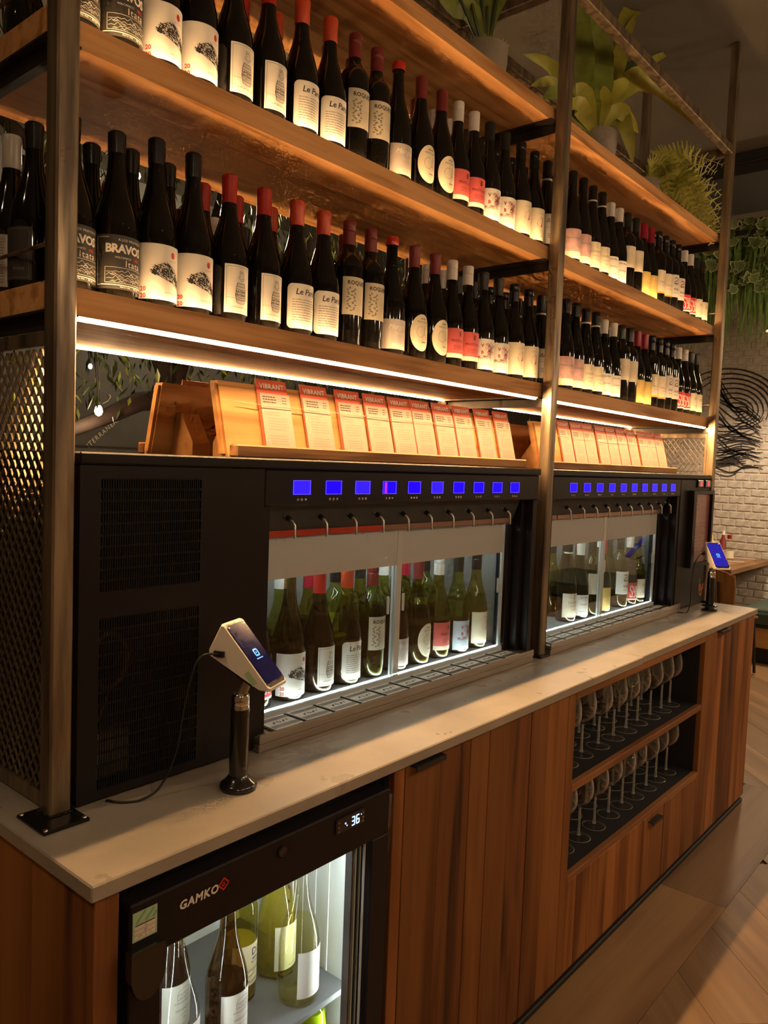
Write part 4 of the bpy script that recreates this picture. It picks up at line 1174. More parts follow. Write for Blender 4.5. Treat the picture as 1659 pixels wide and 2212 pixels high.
# ------------------------------------------------------------------ bottles inside the dispensers
fz = .9650
M1 = [('scarlet', 'glass_brown', 'wine_red', .10), ('rock', 'glass_brown', 'wine_red', .125), ('barrel', 'glass_brown', 'wine_red', .19), ('handwritten', 'glass_olive', 'wine_red', .10),
      ('cluster', 'glass_green', 'wine_red', .075), ('silver', 'glass_brown', 'wine_red', .19), ('oval', 'glass_olive', 'wine_red', .115), ('coral', 'glass_olive', 'wine_red', .115), ('arch', 'glass_green', 'wine_red', .10), ('swan', 'glass_olive', 'wine_red', .095)]
for i, (kd, g, wn, fl_) in enumerate(M1):
    cap = kd not in ('rock', 'silver', 'oval')
    copies('wine_bottle', bottle_parts(kd, g, wn, fl_, True if kd != 'rock' else False, 'label_blue' if kd == 'arch' else None), (.613+.1004*i, .372, fz), R(rj.uniform(-4, 4)),
           'bottle with %s inside the near dispenser' % TY[kd]['desc'], 'bottle', 'bottles in the near dispenser')
for i in range(8):
    copies('wine_bottle', bottle_parts(['number', 'scarlet', 'yellow', 'emblem'][i % 4], 'glass_green' if i % 2 else 'glass_olive', 'wine_gold' if i % 3 == 0 else 'wine_red', .10+.03*(i % 3)), (.668+.1004*i, .466, fz), R(180),
           '%s from the left in the rear row inside the near dispenser' % ('bottle standing '+ORD[i]), 'bottle', 'rear bottles in the near dispenser')
M2 = [('collar', 2.14), ('scribble', 2.243), ('plain', 2.345), ('yellow', 2.442), ('emblem', 2.615), ('scarlet', 2.713), ('number', 2.80)]
for kd, x in M2:
    copies('wine_bottle', bottle_parts(kd, 'glass_brown' if kd in ('collar', 'scribble', 'scarlet') else 'glass_olive', 'wine_red', .12 if kd != 'plain' else .06), (x, .372, fz), R(rj.uniform(-4, 4)-16),
           'bottle with %s inside the far dispenser' % TY[kd]['desc'], 'bottle', 'bottles in the far dispenser')
for i in range(5):
    copies('wine_bottle', bottle_parts(['swan', 'arch', 'yellow', 'coral', 'number'][i], 'glass_olive', 'wine_red', .12), (2.19+.115*i+(.06 if i > 2 else 0), .466, fz), R(180),
           '%s from the left in the rear row inside the far dispenser' % ('bottle standing '+ORD[i]), 'bottle', 'rear bottles in the far dispenser')

# ------------------------------------------------------------------ wine glasses
gp = [(0, .0), (.004, .0030), (.012, .0022), (.024, .0012), (.0335, .0005), (.0342, 0), (.0345, .0008), (.0335, .0022), (.024, .0032), (.012, .0048), (.006, .0078), (.0042, .014), (.0036, .030), (.0034, .070), (.0036, .090), (.006, .0955), (.015, .1015), (.027, .1125), (.035, .127), (.0375, .142), (.0365, .160), (.0325, .180), (.0290, .196), (.0284, .196), (.0318, .180), (.0358, .160), (.0368, .142), (.0343, .1275), (.0263, .1135), (.0145, .1028), (.005, .0975), (0, .0965)]
gsc = 1.12
gs = lambda q: [(r_*gsc, z*gsc) for r_, z in q]
gl_foot = MB().lathe(gs(gp[:11]+[(0, .0078)]), 28).mesh('foot', 'crystal_foot', 50)
gl_rim = MB().lathe([((.0343+.0008*math.cos(2*pi*k/8))*gsc, (.0010+.0008*math.sin(2*pi*k/8))*gsc) for k in range(9)], 28).mesh('foot_rim_glint', 'crystal_glint', 60)  # ring added as a bright glint along the foot edge
gl_stem = MB().lathe(gs([(0, .0079)]+[(.0055, .0080)]+gp[11:15]+[(0, .090)]), 14).mesh('stem', 'crystal_glint', 50)
gl_bowl = MB().lathe(gs([(0, .0903), (.0037, .0904)]+gp[15:]), 28).mesh('bowl', 'crystal', 50)
def glass_at(x, y, z, lab): copies('wine_glass', [('foot', gl_foot, [('foot_rim_glint', gl_rim)]), ('stem', gl_stem, []), ('bowl', gl_bowl, [])], (x, y, z), 0, lab, 'wine glass', 'wine glasses in the open cabinet')
GU = [1.69, 1.80, 1.915, 2.03, 2.14, 2.25, 2.36, 2.47, 2.575]
for sh, z in (('upper', .6128), ('lower', .3348)):
    for row, (yy, off, nmr) in enumerate(((.105, 0.0 if sh == 'upper' else .035, 'front'), (.200, .055, 'middle'), (.295, .01, 'back'))):
        xs_ = [x+off-.05 for x in GU] if sh == 'lower' else [x+off-.02 for x in GU]
        xs_ = [x for x in xs_ if 1.575 < x < 2.605]
        for i, x in enumerate(xs_):
            glass_at(x+rj.uniform(-.004, .004), yy+rj.uniform(-.004, .004), z, 'stemmed wine glass, %s from the left in the %s row of the %s shelf' % (ORD[i], nmr, sh))
glass_at(1.580 if True else 0, .150, .3348, 'stemmed wine glass half hidden at the left wall of the lower shelf')
# ------------------------------------------------------------------ card readers on stands
def reader(loc, theta, label, bright, cable):
    t = bpy.data.objects.new('card_reader', None); COL.objects.link(t); t.location = loc; t.rotation_euler = (0, 0, theta); t.empty_display_size = .05
    tag(t, label, 'card reader', 'card readers on the counter')
    def part(mb, name, mat, sm=None, parent=None):
        o = bpy.data.objects.new(name, mb.mesh(name, mat, sm)); COL.objects.link(o); o.parent = parent or t; return o
    if bright:
        part(MB().lathe([(0, 0), (.034, 0), (.035, .003), (.034, .007), (.020, .009), (.020, .016), (.034, .019), (.0345, .023), (.026, .028), (.018, .030), (0, .030)], 32), 'base', 'black_gloss', 40)
    else:
        part(MB().lathe([(0, 0), (.034, 0), (.0352, .003), (.0352, .007), (.031, .012), (.024, .017), (.0192, .024), (.018, .026), (0, .026)], 32), 'base', 'black_gloss', 40)
    part(MB().lathe([(0, .020), (.0175, .020), (.0175, .150), (0, .150)], 28), 'pole', 'black_gloss', 40)
    part(MB().lathe([(0, .149), (.0165, .149), (.0165, .158), (.0160, .159), (.0165, .160), (.0165, .176), (.014, .179), (0, .179)], 28), 'collar', 'chrome', 40)
    LL, W = .152, .036
    ux = Vector((0, .669, .743)); nv = Vector((0, -.743, .669)); o0 = Vector((.010, -.070, .195))
    def fp(x, u, n): return o0+Vector((x, 0, 0))+ux*u+nv*n
    prof = [(0, .002), (.004, .006), (LL-.004, .006), (LL, .002), (LL-.020, -.050), (LL-.028, -.055), (.012, -.012)]
    m = MB(); n = len(prof)
    xs_ = [-W, -W+.004, W-.004, W]; ins = [.0035, 0, 0, .0035]
    cu = sum(a for a, b in prof)/n; cn = sum(b for a, b in prof)/n
    for x, q in zip(xs_, ins):
        m.v += [tuple(fp(x, a+(cu-a)*q*14, b+(cn-b)*q*14)) for a, b in prof]
    for k in range(3):
        for i in range(n): m.f.append((k*n+i, k*n+(i+1) % n, (k+1)*n+(i+1) % n, (k+1)*n+i))
    m.f += [tuple(range(n)), tuple(range(4*n-1, 3*n-1, -1))]
    body = part(m, 'body', 'white_plastic', 35)
    def facequad(x0, x1, u0, u1, nn_, mb=None):
        mb = mb or MB(); c = .006
        pts = [(x0+c, u0), (x1-c, u0), (x1, u0+c), (x1, u1-c), (x1-c, u1), (x0+c, u1), (x0, u1-c), (x0, u0+c)]
        a = [fp(x, u, nn_) for x, u in pts]; b = [fp(x, u, nn_-.0012) for x, u in pts]
        return mb.add(a+b, [tuple(range(8)), tuple(range(15, 7, -1))]+[(i, (i+1) % 8, 8+(i+1) % 8, 8+i) for i in range(8)])
    part(facequad(-W+.0025, W-.0025, .006, LL-.006, .0066), 'bezel', 'black_gloss', None, body)
    s = part(facequad(-W+.004, W-.004, .014, LL-.009, .0074), 'screen', 'reader_blue' if bright else 'reader_dark', None, body)
    lg_ = D2().line([(-.0062, -.0062), (.0062, -.0062), (.0062, .0062), (-.0062, .0062), (-.0062, -.0062)], .0034).rect(-.0016, -.0016, .0016, .0016)
    lg_.rect(-.011, -.0135, .011, -.0115)
    part(lg_.mb(lambda a, b: fp(a, LL*.5+b, .0078)), 'logo', 'reader_logo', None, body)
    part(D2().rect(-.030, -.0015, -.026, .0015).rect(.023, -.0015, .029, .0015).mb(lambda a, b: fp(a, LL-.014+b, .0078)), 'status_icons', 'ink_white', None, body)
    if not bright:
        part(D2().rect(-.014, -.006, .014, .006).mb(lambda a, b: fp(-W-.0004, .040+a*1.0, -.012+b)), 'sticker', 'sticker_green', None, body)
    mt = MB(); mt.add([fp(x, u, nn_) for x in (-.018, .018) for u, nn_ in ((.028, -.020), (.095, -.042), (.092, -.054), (.024, -.030))], [(0, 1, 2, 3), (7, 6, 5, 4), (0, 4, 5, 1), (1, 5, 6, 2), (2, 6, 7, 3), (3, 7, 4, 0)])
    part(mt, 'mount', 'machine_black')
    part(MB().tube([fp(-.0, .05, -.036), (0, 0, .172)], .010, 12), 'neck', 'steel_bright', 40)
    pg = fp(-W-.002, LL-.040, -.034)
    part(MB().box(-.004, .004, -.010, .010, -.005, .005).xf(Matrix.Translation(pg)), 'plug', 'rubber')
    inv = Matrix.Rotation(-theta, 3, 'Z')
    pts = [pg]+[inv @ (Vector(c)-Vector(loc)) for c in cable]
    S = []
    for i in range(len(pts)-1):
        p0, p1, p2, p3 = pts[max(i-1, 0)], pts[i], pts[i+1], pts[min(i+2, len(pts)-1)]
        for k in range(6):
            q = k/6; S.append(.5*((2*p1)+(p2-p0)*q+(2*p0-5*p1+4*p2-p3)*q*q+(3*p1-p0-3*p2+p3)*q**3))
    S.append(pts[-1])
    part(MB().tube(S, .0022, 8), 'cable', 'rubber', 60)
reader((.362, .122, H+.0003), R(21.5), 'white card reader on a black stand beside the vent panel', False,
       [(.285, .150, 1.17), (.268, .165, 1.08), (.265, .180, 1.00), (.24, .190, .940), (.205, .195, H+.0027), (.175, .210, H+.0027), (.16, .236, H+.0027)])
reader((3.105, .146, H+.0003), R(-41), 'white card reader with a bright blue screen at the far end', True,
       [(2.99, .150, 1.20), (2.965, .175, 1.15), (2.960, .185, 1.06), (2.975, .190, .965), (2.955, .195, H+.0027), (2.925, .215, H+.0027), (2.91, .236, H+.0027)])

# ------------------------------------------------------------------ bottle cooler under the counter
cx0, cx1 = .0605, .6845
ck = thing('bottle_cooler', (.37, .1, .06), 'black glass-door bottle cooler built in under the counter', 'cooler')
boxo('casing_side', 'machine_black', ck, cx0, cx0+.02, .041, .62, CZ0+.004, .866, .001)
boxo('casing_side', 'machine_black', ck, cx1-.02, cx1, .041, .62, CZ0+.004, .866, .001)
boxo('casing_top', 'machine_black', ck, cx0, cx1, .045, .62, .838, .890, .001)
boxo('casing_bottom', 'machine_black', ck, cx0+.02, cx1-.02, .050, .62, CZ0+.004, .14, .001)
boxo('liner_back', 'liner_white', ck, cx0+.02, cx1-.02, .46, .465, .14, .838, 0)
for a in (cx0+.021, cx1-.0245): boxo('liner_side', 'liner_white', ck, a, a+.0035, .052, .46, .14, .838, 0)
boxo('liner_top', 'liner_white', ck, cx0+.025, cx1-.025, .052, .46, .834, .838, 0)
mr_ = MB()
for y in (.16, .20, .24):
    mr_.box(cx1-.0265, cx1-.0245, y, y+.008, .16, .83)
mr_.build('liner_rib', 'liner_white', ck)
sr = boxo('shelf_rail', 'sticker_cream', ck, cx1-.030, cx1-.0255, .270, .292, .20, .80, .001)
m = MB()
for k in range(16): m.box(cx1-.0308, cx1-.030, .277, .286, .24+k*.034, .248+k*.034)
m.build('rail_slot', 'rubber', sr)
sfl = boxo('cooler_shelf', 'shelf_grey', ck, cx0+.030, cx1-.032, .085, .45, .397, .410, .002)
boxo('cooler_shelf', 'shelf_grey', ck, cx0+.030, cx1-.032, .085, .45, .142, .152, .002)
for x0_, x1_ in ((cx0+.026, cx0+.032), (cx1-.034, cx1-.028)):
    boxo('light_bar', 'led_cool_cooler', ck, x0_, x1_, .056, .064, .18, .82, 0)
boxo('light_bar', 'led_cool_cooler', ck, cx0+.06, cx1-.06, .060, .072, .826, .833, 0)
# door: frame bars round a pane
dz0, dz1, ox0, ox1, oz0, oz1 = .10, .866, .118, .612, .155, .772
dr_ = boxo('door_top_bar', 'machine_black', ck, .062, .664, .000, .040, oz1, dz1, .003)
boxo('door_bottom_bar', 'machine_black', ck, .062, .664, .000, .040, dz0, oz0, .003)
boxo('door_stile', 'machine_black', ck, .062, ox0, .000, .040, oz0, oz1, .002)
boxo('door_stile', 'machine_black', ck, ox1, .664, .000, .040, oz0, oz1, .002)
pn = boxo('door_glass', 'pane', ck, ox0, ox1, .022, .026, oz0, oz1, 0)
for a, mt_ in ((ox1-.003, 'liner_white'), (ox1-.010, 'machine_inner'), (ox1-.016, 'liner_white'), (ox1-.026, 'machine_inner')):
    boxo('seal', mt_, pn, a-.004, a, .0262, .044, oz0, oz1, 0)
boxo('seal', 'liner_white', pn, ox1-.004, ox1, .016, .0218, oz0, oz1, .001)
# scooped handle at the top left of the door
m = MB(); pts = []
for a in range(0, 181, 15): pts.append((.086-.030*math.cos(R(a))*1.0, .765-.045*math.sin(R(a))))
pts = [(.056, .80)]+pts+[(.117, .79), (.112, .80)]
m.prism(pts, -.016, -.0005, 'xz'); m.build('door_handle', 'black_gloss', ck)
# badge, lock, controller, sticker
bd = D2().text('GAMKO', .0195, .0, .0, .12, 1.12, .0007).mb(lambda u, v: (.186+u, -.0012, .8305+v)).build('badge', 'ink_white', ck)
D2().line([(0, -.010), (.010, 0), (0, .010), (-.010, 0), (0, -.010)], .0028).line([(.002, .004), (-.003, .001), (-.002, -.004), (.003, -.001), (.0, .001)], .0018).mb(lambda u, v: (.235+u, -.0012, .8335+v)).build('badge_mark', 'cap_wax', bd)
lk = MB().lathe([(0, 0), (.010, 0), (.0105, .002), (.0085, .005), (.0075, .0045), (0, .004)], 20, (.3635, 0, .8415), 'y')
lk.xf(Matrix.Translation((0, -.0003, 0)) @ Matrix.Translation((.3635, 0, 0)) @ Matrix.Diagonal((1, -1, 1, 1)) @ Matrix.Translation((-.3635, 0, 0))).build('lock', 'black_gloss', ck, 40)
ct = boxo('controller', 'black_gloss', ck, .500, .582, -.004, -.0002, .822, .853, .002)
def seg(d, cu, cv, w_, h_, on):
    S_ = {'a': ((-w_, h_), (w_, h_)), 'b': ((w_, h_), (w_, 0)), 'c': ((w_, 0), (w_, -h_)), 'd': ((-w_, -h_), (w_, -h_)), 'e': ((-w_, -h_), (-w_, 0)), 'f': ((-w_, 0), (-w_, h_)), 'g': ((-w_, 0), (w_, 0))}
    for k in on:
        (a, b), (c, e) = S_[k]; d.line([(cu+a*.9, cv+b*.95), (cu+c*.9, cv+e*.95)], .0022)
    return d
ds = D2(); seg(ds, .006, 0, .0042, .0085, 'abcdg'); seg(ds, .019, 0, .0042, .0085, 'acdefg')
ds.disc(-.016, .002, .0018, .0018, 8).disc(-.012, -.003, .0014, .0014, 8).disc(.029, .006, .0012, .0012, 6)
ds.mb(lambda u, v: (.541+u, -.0046, .8375+v)).build('digits', 'digit_blue', ct)
for k, (a, b) in enumerate(((.507, .845), (.507, .836), (.507, .828), (.576, .845), (.576, .836), (.576, .828))):
    MB().lathe([(0, -.0014), (.002, -.001), (.0022, 0)], 8, (a, -.004, b), 'y').build('key', 'metal_grey', ct)
st = boxo('sticker', 'sticker_green', ck, .0665, .1085, -.0008, -.0001, .808, .853, 0)
D2().rect(.003, .003, .039, .025).mb(lambda u, v: (.0665+u, -.0011, .808+v)).build('sticker_panel', 'sticker_cream', st)
D2().line([(.006, .028), (.022, .044)], .004).line([(.022, .028), (.036, .042)], .004).line([(.034, .028), (.041, .035)], .004).mb(lambda u, v: (.0665+u, -.0010, .808+v)).build('sticker_stripe', 'sticker_green_dark', st)
d = D2().line([(.003, .010), (.039, .010)], .0005).line([(.003, .017), (.039, .017)], .0005).line([(.022, .003), (.022, .010)], .0005).rect(.004, .0235, .038, .0252)
d.text('23', .0045, .022, .0205, .2).text('BD', .0045, .022, .0135, .2).text('2/10', .0040, .012, .0065, .2).text('22', .0040, .030, .0065, .2)
d.mb(lambda u, v: (.0665+u, -.0013, .808+v)).build('sticker_writing', 'ink_black', st)

# bottles in the cooler
dg = D2().line([(-.010, .066), (.004, .060), (.016, .064)], .0022).line([(.004, .060), (.014, .090)], .0016).line([(.004, .062), (.006, .040)], .0018)
style('cross', 'white label with a gold cross', prof_burg(.0435, .300), .0435, (.27, 'cap_white', 'foil'), [L_(.040, .022, .122, 'label_white', [(dg, 'ink_gold')])])
dk = D2().ring(.004, .098, .016, .010, .0008, 0, 180, 10).line([(-.012, .098), (-.012, .088), (.020, .088), (.020, .098), (-.012, .098)], .0008).ring(-.005, .093, .003, .004, .0006, 0, 360, 8).ring(.004, .093, .003, .004, .0006, 0, 360, 8).ring(.013, .093, .003, .004, .0006, 0, 360, 8)
dk.text('KARADI-BERGER', .0060, .004, .081).text('PAFANDOR', .0075, .004, .066).greek(-.006, .014, .055, .058, 1, 3, .3).text('2020', .004, .004, .049).text('KFTB', .0035, .004, .036)
style('house', 'white label with a small green building', prof_burg(.0405, .300), .0405, (.27, 'cap_white', 'foil'), [L_(.042, .024, .118, 'label_white', [(dk, 'ink_grey')])])
dk = D2().text('DI', .022, .010, .106, 0, 1, .0003).rect(.002, .090, .020, .093).text('ROSSO', .0068, .010, .084).text('CAPARBIO', .0085, .002, .068, 0, 1.1).greek(-.02, .026, .055, .059, 1, 3, .3).text('MAREMMA', .0068, .004, .044)
style('capital', 'cream label with large capitals', prof_bord(.0385, .300), .0385, (.25, 'cap_green', 'foil'), [L_(.044, .036, .124, 'label_cream', [(dk, 'ink_blue')])])
dk = D2().rect(-.004, .108, .020, .1086).line([(.004, .096), (.010, .100), (.014, .094), (.010, .086)], .0006).line([(.012, .074), (.018, .078), (.016, .068), (.010, .040)], .0006).text('ON BERG', .006, .006, .028)
style('sketch', 'pale label with a faint line sketch', prof_burg(.0430, .300), .0430, (.27, 'cap_white', 'foil'), [L_(.040, .020, .118, 'label_white', [(dk, 'ink_grey')])])
style('lime', 'lime green capsule', prof_bord(.038, .200), .038, (.150, 'cap_lime', 'foil'), [])
for kd, x, y, g, wn, f_, lab in (('cross', .246, .140, 'glass_clear', None, .1, 'clear bottle with a bright white label at the left of the cooler'),
                                 ('house', .366, .145, 'glass_brown', 'wine_red', .13, 'brown bottle with a building on its label in the cooler'),
                                 ('capital', .468, .235, 'glass_olive', 'wine_gold', .12, 'olive bottle with large capitals behind the others in the cooler'),
                                 ('sketch', .580, .240, 'glass_pale', 'wine_white', .19, 'yellowish bottle at the back right of the cooler'),
                                 ('sketch', .553, .140, 'glass_pale', 'wine_pale', .165, 'pale yellow bottle at the front right of the cooler'),
                                 ('house', .305, .245, 'glass_brown', 'wine_red', .16, 'dark bottle behind the two front left ones in the cooler')):
    copies('wine_bottle', bottle_parts(kd, g, wn, f_, False), (x, y, .4105), R(6), lab, 'bottle', 'bottles in the cooler')
copies('wine_bottle', bottle_parts('lime', 'glass_green', 'wine_white', .12, True), (.600, .150, .1525), 0, 'bottle with a lime green capsule on the bottom of the cooler', 'bottle', 'bottles in the cooler')

# ------------------------------------------------------------------ plants on the top shelf
def leaf(mb, pts, wmax, fold=.25, n=12, tipw=.0, basew=.25):
    """strap leaf along a curve, with a folded midrib and real thickness from two skins"""
    P = [Vector(p) for p in pts]; S = []
    for i in range(len(P)-1):
        p0, p1, p2, p3 = P[max(i-1, 0)], P[i], P[i+1], P[min(i+2, len(P)-1)]
        kk = max(2, n//(len(P)-1))
        for k in range(kk):
            q = k/kk; S.append(.5*((2*p1)+(p2-p0)*q+(2*p0-5*p1+4*p2-p3)*q*q+(3*p1-p0-3*p2+p3)*q**3))
    S.append(P[-1]); N = len(S); vs = []; fs = []
    view = (CAM-S[N//2]).normalized()
    for i, p in enumerate(S):
        t_ = i/(N-1); d_ = (S[min(i+1, N-1)]-S[max(i-1, 0)]).normalized()
        sd = d_.cross(view)
        if sd.length < .05: sd = d_.cross(Vector((0, 0, 1)))
        sd.normalize(); nr = sd.cross(d_).normalized()
        w_ = wmax*.5*max(tipw, min(1, (basew+(1-basew)*min(1, t_*2.6)))*(1-max(0, (t_-.55)/.45)**1.7))
        w_ *= 1+.06*math.sin(i*2.1)
        vs += [p-sd*w_+nr*w_*fold, p, p+sd*w_+nr*w_*fold, p-nr*.0012]
    for i in range(N-1):
        a, b = 4*i, 4*i+4
        fs += [(a, b, b+1, a+1), (a+1, b+1, b+2, a+2), (a+3, b+3, b, a), (a+2, b+2, b+3, a+3)]
    return mb.add(vs, fs)
ZT = ZS[2][1]+.0004
def pot(t, c, r_, h, mat, rib=False):
    pr = [(0, 0), (r_*.82, 0), (r_*.86, .006), (r_*.98, h*.7), (r_, h-.004), (r_*.985, h), (r_*.93, h), (r_*.90, h-.012), (0, h-.012)]
    m = MB().lathe(pr, 40, c)
    if rib:
        vv = []
        for i, p in enumerate(m.v):
            dx_, dy_ = p[0]-c[0], p[1]-c[1]; a = math.atan2(dy_, dx_); k = 1+.018*math.cos(a*20); vv.append((c[0]+dx_*k, c[1]+dy_*k, p[2]))
        m.v = vv
    m.build('pot', mat, t, 50)
    MB().lathe([(0, h-.009), (r_*.5, h-.008), (r_*.89, h-.0115)], 24, c).build('soil', 'soil', t)
def plant_leaf(t, base, pxs, ys, wd, mat, fold=.2):
    pts = [base]+[ony(u, v, y) for (u, v), y in zip(pxs, ys)]
    leaf(MB(), pts, wd, fold).build('leaf', mat, t, 60) if False else None
    m = MB(); leaf(m, pts, wd, fold); m.build('leaf', mat, t, 60)
PA = Vector((2.285, .420, ZT))
t = thing('potted_plant', PA, 'broad-leaved fern in a ribbed grey pot on the top shelf', 'plant')
pot(t, PA, .079, .150, 'ribbed_pot', True)
bA = PA+Vector((0, 0, .135))
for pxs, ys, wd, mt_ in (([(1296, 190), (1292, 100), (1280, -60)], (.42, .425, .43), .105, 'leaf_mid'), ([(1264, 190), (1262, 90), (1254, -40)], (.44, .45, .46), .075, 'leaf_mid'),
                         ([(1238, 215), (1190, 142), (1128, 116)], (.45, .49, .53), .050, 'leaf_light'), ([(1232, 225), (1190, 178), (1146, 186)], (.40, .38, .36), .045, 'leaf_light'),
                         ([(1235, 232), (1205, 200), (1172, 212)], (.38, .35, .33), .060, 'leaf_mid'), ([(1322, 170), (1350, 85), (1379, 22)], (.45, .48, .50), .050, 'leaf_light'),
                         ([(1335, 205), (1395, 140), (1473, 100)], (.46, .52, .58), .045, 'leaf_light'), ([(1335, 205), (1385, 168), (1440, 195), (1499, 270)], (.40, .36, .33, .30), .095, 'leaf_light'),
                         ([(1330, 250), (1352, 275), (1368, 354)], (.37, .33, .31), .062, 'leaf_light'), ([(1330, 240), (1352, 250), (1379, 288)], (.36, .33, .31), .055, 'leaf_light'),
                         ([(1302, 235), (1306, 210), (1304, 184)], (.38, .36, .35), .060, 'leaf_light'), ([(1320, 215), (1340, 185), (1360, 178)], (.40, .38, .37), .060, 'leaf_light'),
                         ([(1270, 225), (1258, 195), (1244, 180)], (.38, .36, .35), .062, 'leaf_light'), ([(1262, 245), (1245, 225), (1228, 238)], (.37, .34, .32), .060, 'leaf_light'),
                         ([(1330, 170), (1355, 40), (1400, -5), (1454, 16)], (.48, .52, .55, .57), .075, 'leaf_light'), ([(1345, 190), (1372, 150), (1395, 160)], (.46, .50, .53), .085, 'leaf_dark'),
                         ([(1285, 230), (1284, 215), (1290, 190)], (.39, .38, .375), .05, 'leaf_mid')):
    plant_leaf(t, bA, pxs, ys, wd, mt_)
PB = Vector((1.515, .430, ZT))
t = thing('potted_plant', PB, 'plant with long dark stems in a round clay pot, top shelf left bay', 'plant')
pot(t, PB, .075, .150, 'clay_pot')
for (u0, v0), (u1, v1), rr_ in (((1062, 55), (1085, -60), .0075), ((1045, 55), (1035, -80), .0075), ((1030, 58), (1005, -60), .006), ((1020, 60), (975, -50), .006), ((1052, 50), (1055, -90), .0065)):
    MB().tube([PB+Vector((0, 0, .138)), ony(u0, v0, .425), ony((u0+u1)/2, (v0+v1)/2, .43), ony(u1, v1, .44)], [rr_, rr_, rr_*.9, rr_*.8], 8).build('stem', 'stem_dark', t, 60)
for i, (px, wd) in enumerate((([(1020, 30), (975, 5), (930, -60)], .06), ([(1040, -10), (1000, -60), (960, -120)], .07), ([(1070, 0), (1110, -60), (1150, -90)], .07))):
    plant_leaf(t, PB+Vector((0, 0, .138)), px, (.44, .45, .47), wd, 'leaf_mid')
m = MB(); rr = random.Random(4)
for k in range(40):
    a = rr.random()*6.28; p = PB+Vector((.070*math.cos(a), .070*math.sin(a), .146)); m.tube([p, p+Vector((.006*math.cos(a), .006*math.sin(a), .006+rr.random()*.006))], .0016, 5)
tag(m.build('moss', 'fern_leaf', t), kind='stuff')
PC = Vector((2.800, .440, ZT))
t = thing('potted_fern', PC, 'feathery fern spilling over the right end of the top shelf', 'plant')
pot(t, PC, .068, .125, 'clay_pot')
def frond(t, pts, wmax, mat='fern_leaf', n=16):
    P = [Vector(p) for p in pts]; S = []
    for i in range(len(P)-1):
        p0, p1, p2, p3 = P[max(i-1, 0)], P[i], P[i+1], P[min(i+2, len(P)-1)]
        for k in range(n//(len(P)-1)):
            q = k/(n//(len(P)-1)); S.append(.5*((2*p1)+(p2-p0)*q+(2*p0-5*p1+4*p2-p3)*q*q+(3*p1-p0-3*p2+p3)*q**3))
    S.append(P[-1]); N = len(S)
    m = MB().tube(S, [.0016]*N, 5)
    for i in range(2, N):
        t_ = i/(N-1); d_ = (S[min(i+1, N-1)]-S[i-1]).normalized(); view = (CAM-S[i]).normalized()
        sd = d_.cross(view).normalized()
        ln = wmax*math.sin(pi*min(1, .12+.80*t_))**.6*(1-.55*t_)
        for s in (-1, 1):
            dirn = (sd*s*.95+d_*.45+Vector((0, 0, -.10))).normalized(); bse = S[i]
            ac = (d_-dirn*d_.dot(dirn)).normalized(); N_ = 5; up_ = []; dn_ = []
            for q in range(N_):          # toothed outline, the two halves folded along the midrib
                x_ = q/N_; wd = ln*.30*(1-x_*.6)
                up_ += [bse+dirn*ln*x_+ac*wd*.7, bse+dirn*ln*(x_+.13)+ac*wd]
                dn_ += [bse+dirn*ln*x_-ac*wd*.7, bse+dirn*ln*(x_+.13)-ac*wd]
            tip = bse+dirn*ln*1.05-view*.002; rib = [bse+dirn*ln*(q/(2*N_))-view*ln*.05 for q in range(2*N_)]
            for side in (up_, dn_):
                A_ = side+[tip]; B_ = rib+[tip]
                m.add(A_+B_, [(q, q+1, len(A_)+q+1, len(A_)+q) for q in range(len(A_)-1)])
    m.build('frond', mat, t)
bC = PC+Vector((0, 0, .118)); rr = random.Random(12)
FR = [[(1450, 360), (1490, 335), (1560, 356)], [(1450, 370), (1500, 372), (1557, 421)], [(1440, 350), (1475, 325), (1510, 320)], [(1460, 380), (1520, 420), (1562, 498)], [(1470, 390), (1510, 450), (1535, 525)],
      [(1450, 385), (1500, 430), (1552, 470)], [(1440, 372), (1470, 345), (1535, 345)], [(1470, 400), (1525, 470), (1568, 535)], [(1440, 388), (1470, 410), (1500, 455)], [(1455, 378), (1495, 395), (1545, 400)],
      [(1430, 360), (1425, 335), (1440, 320)], [(1440, 380), (1480, 385), (1530, 440)], [(1465, 395), (1500, 415), (1548, 500)], [(1425, 365), (1412, 350), (1400, 352)], [(1460, 372), (1510, 355), (1545, 372)], [(1475, 400), (1515, 440), (1545, 545)],
      [(1450, 392), (1490, 425), (1515, 480)], [(1455, 385), (1505, 400), (1556, 450)]]
for k in range(8):
    u = 1440+rr.random()*110; v = 335+rr.random()*.9*(u-1330)*.9
    FR.append([(1430+.3*(u-1430)+6*rr.random(), 372+.15*(v-372)-18*rr.random()), (1425+.65*(u-1425), 365+.5*(v-365)-14), (u, min(v, 535))])
for k, pxs in enumerate(FR):
    y_ = .40-.010*(k % 5); yt = (.30+.05*(k % 4))
    ys = [.5*(y_+.44), .5*(y_+yt), yt]
    frond(t, [bC]+[ony(u, v, y) for (u, v), y in zip(pxs, ys)], .066+.02*rr.random())

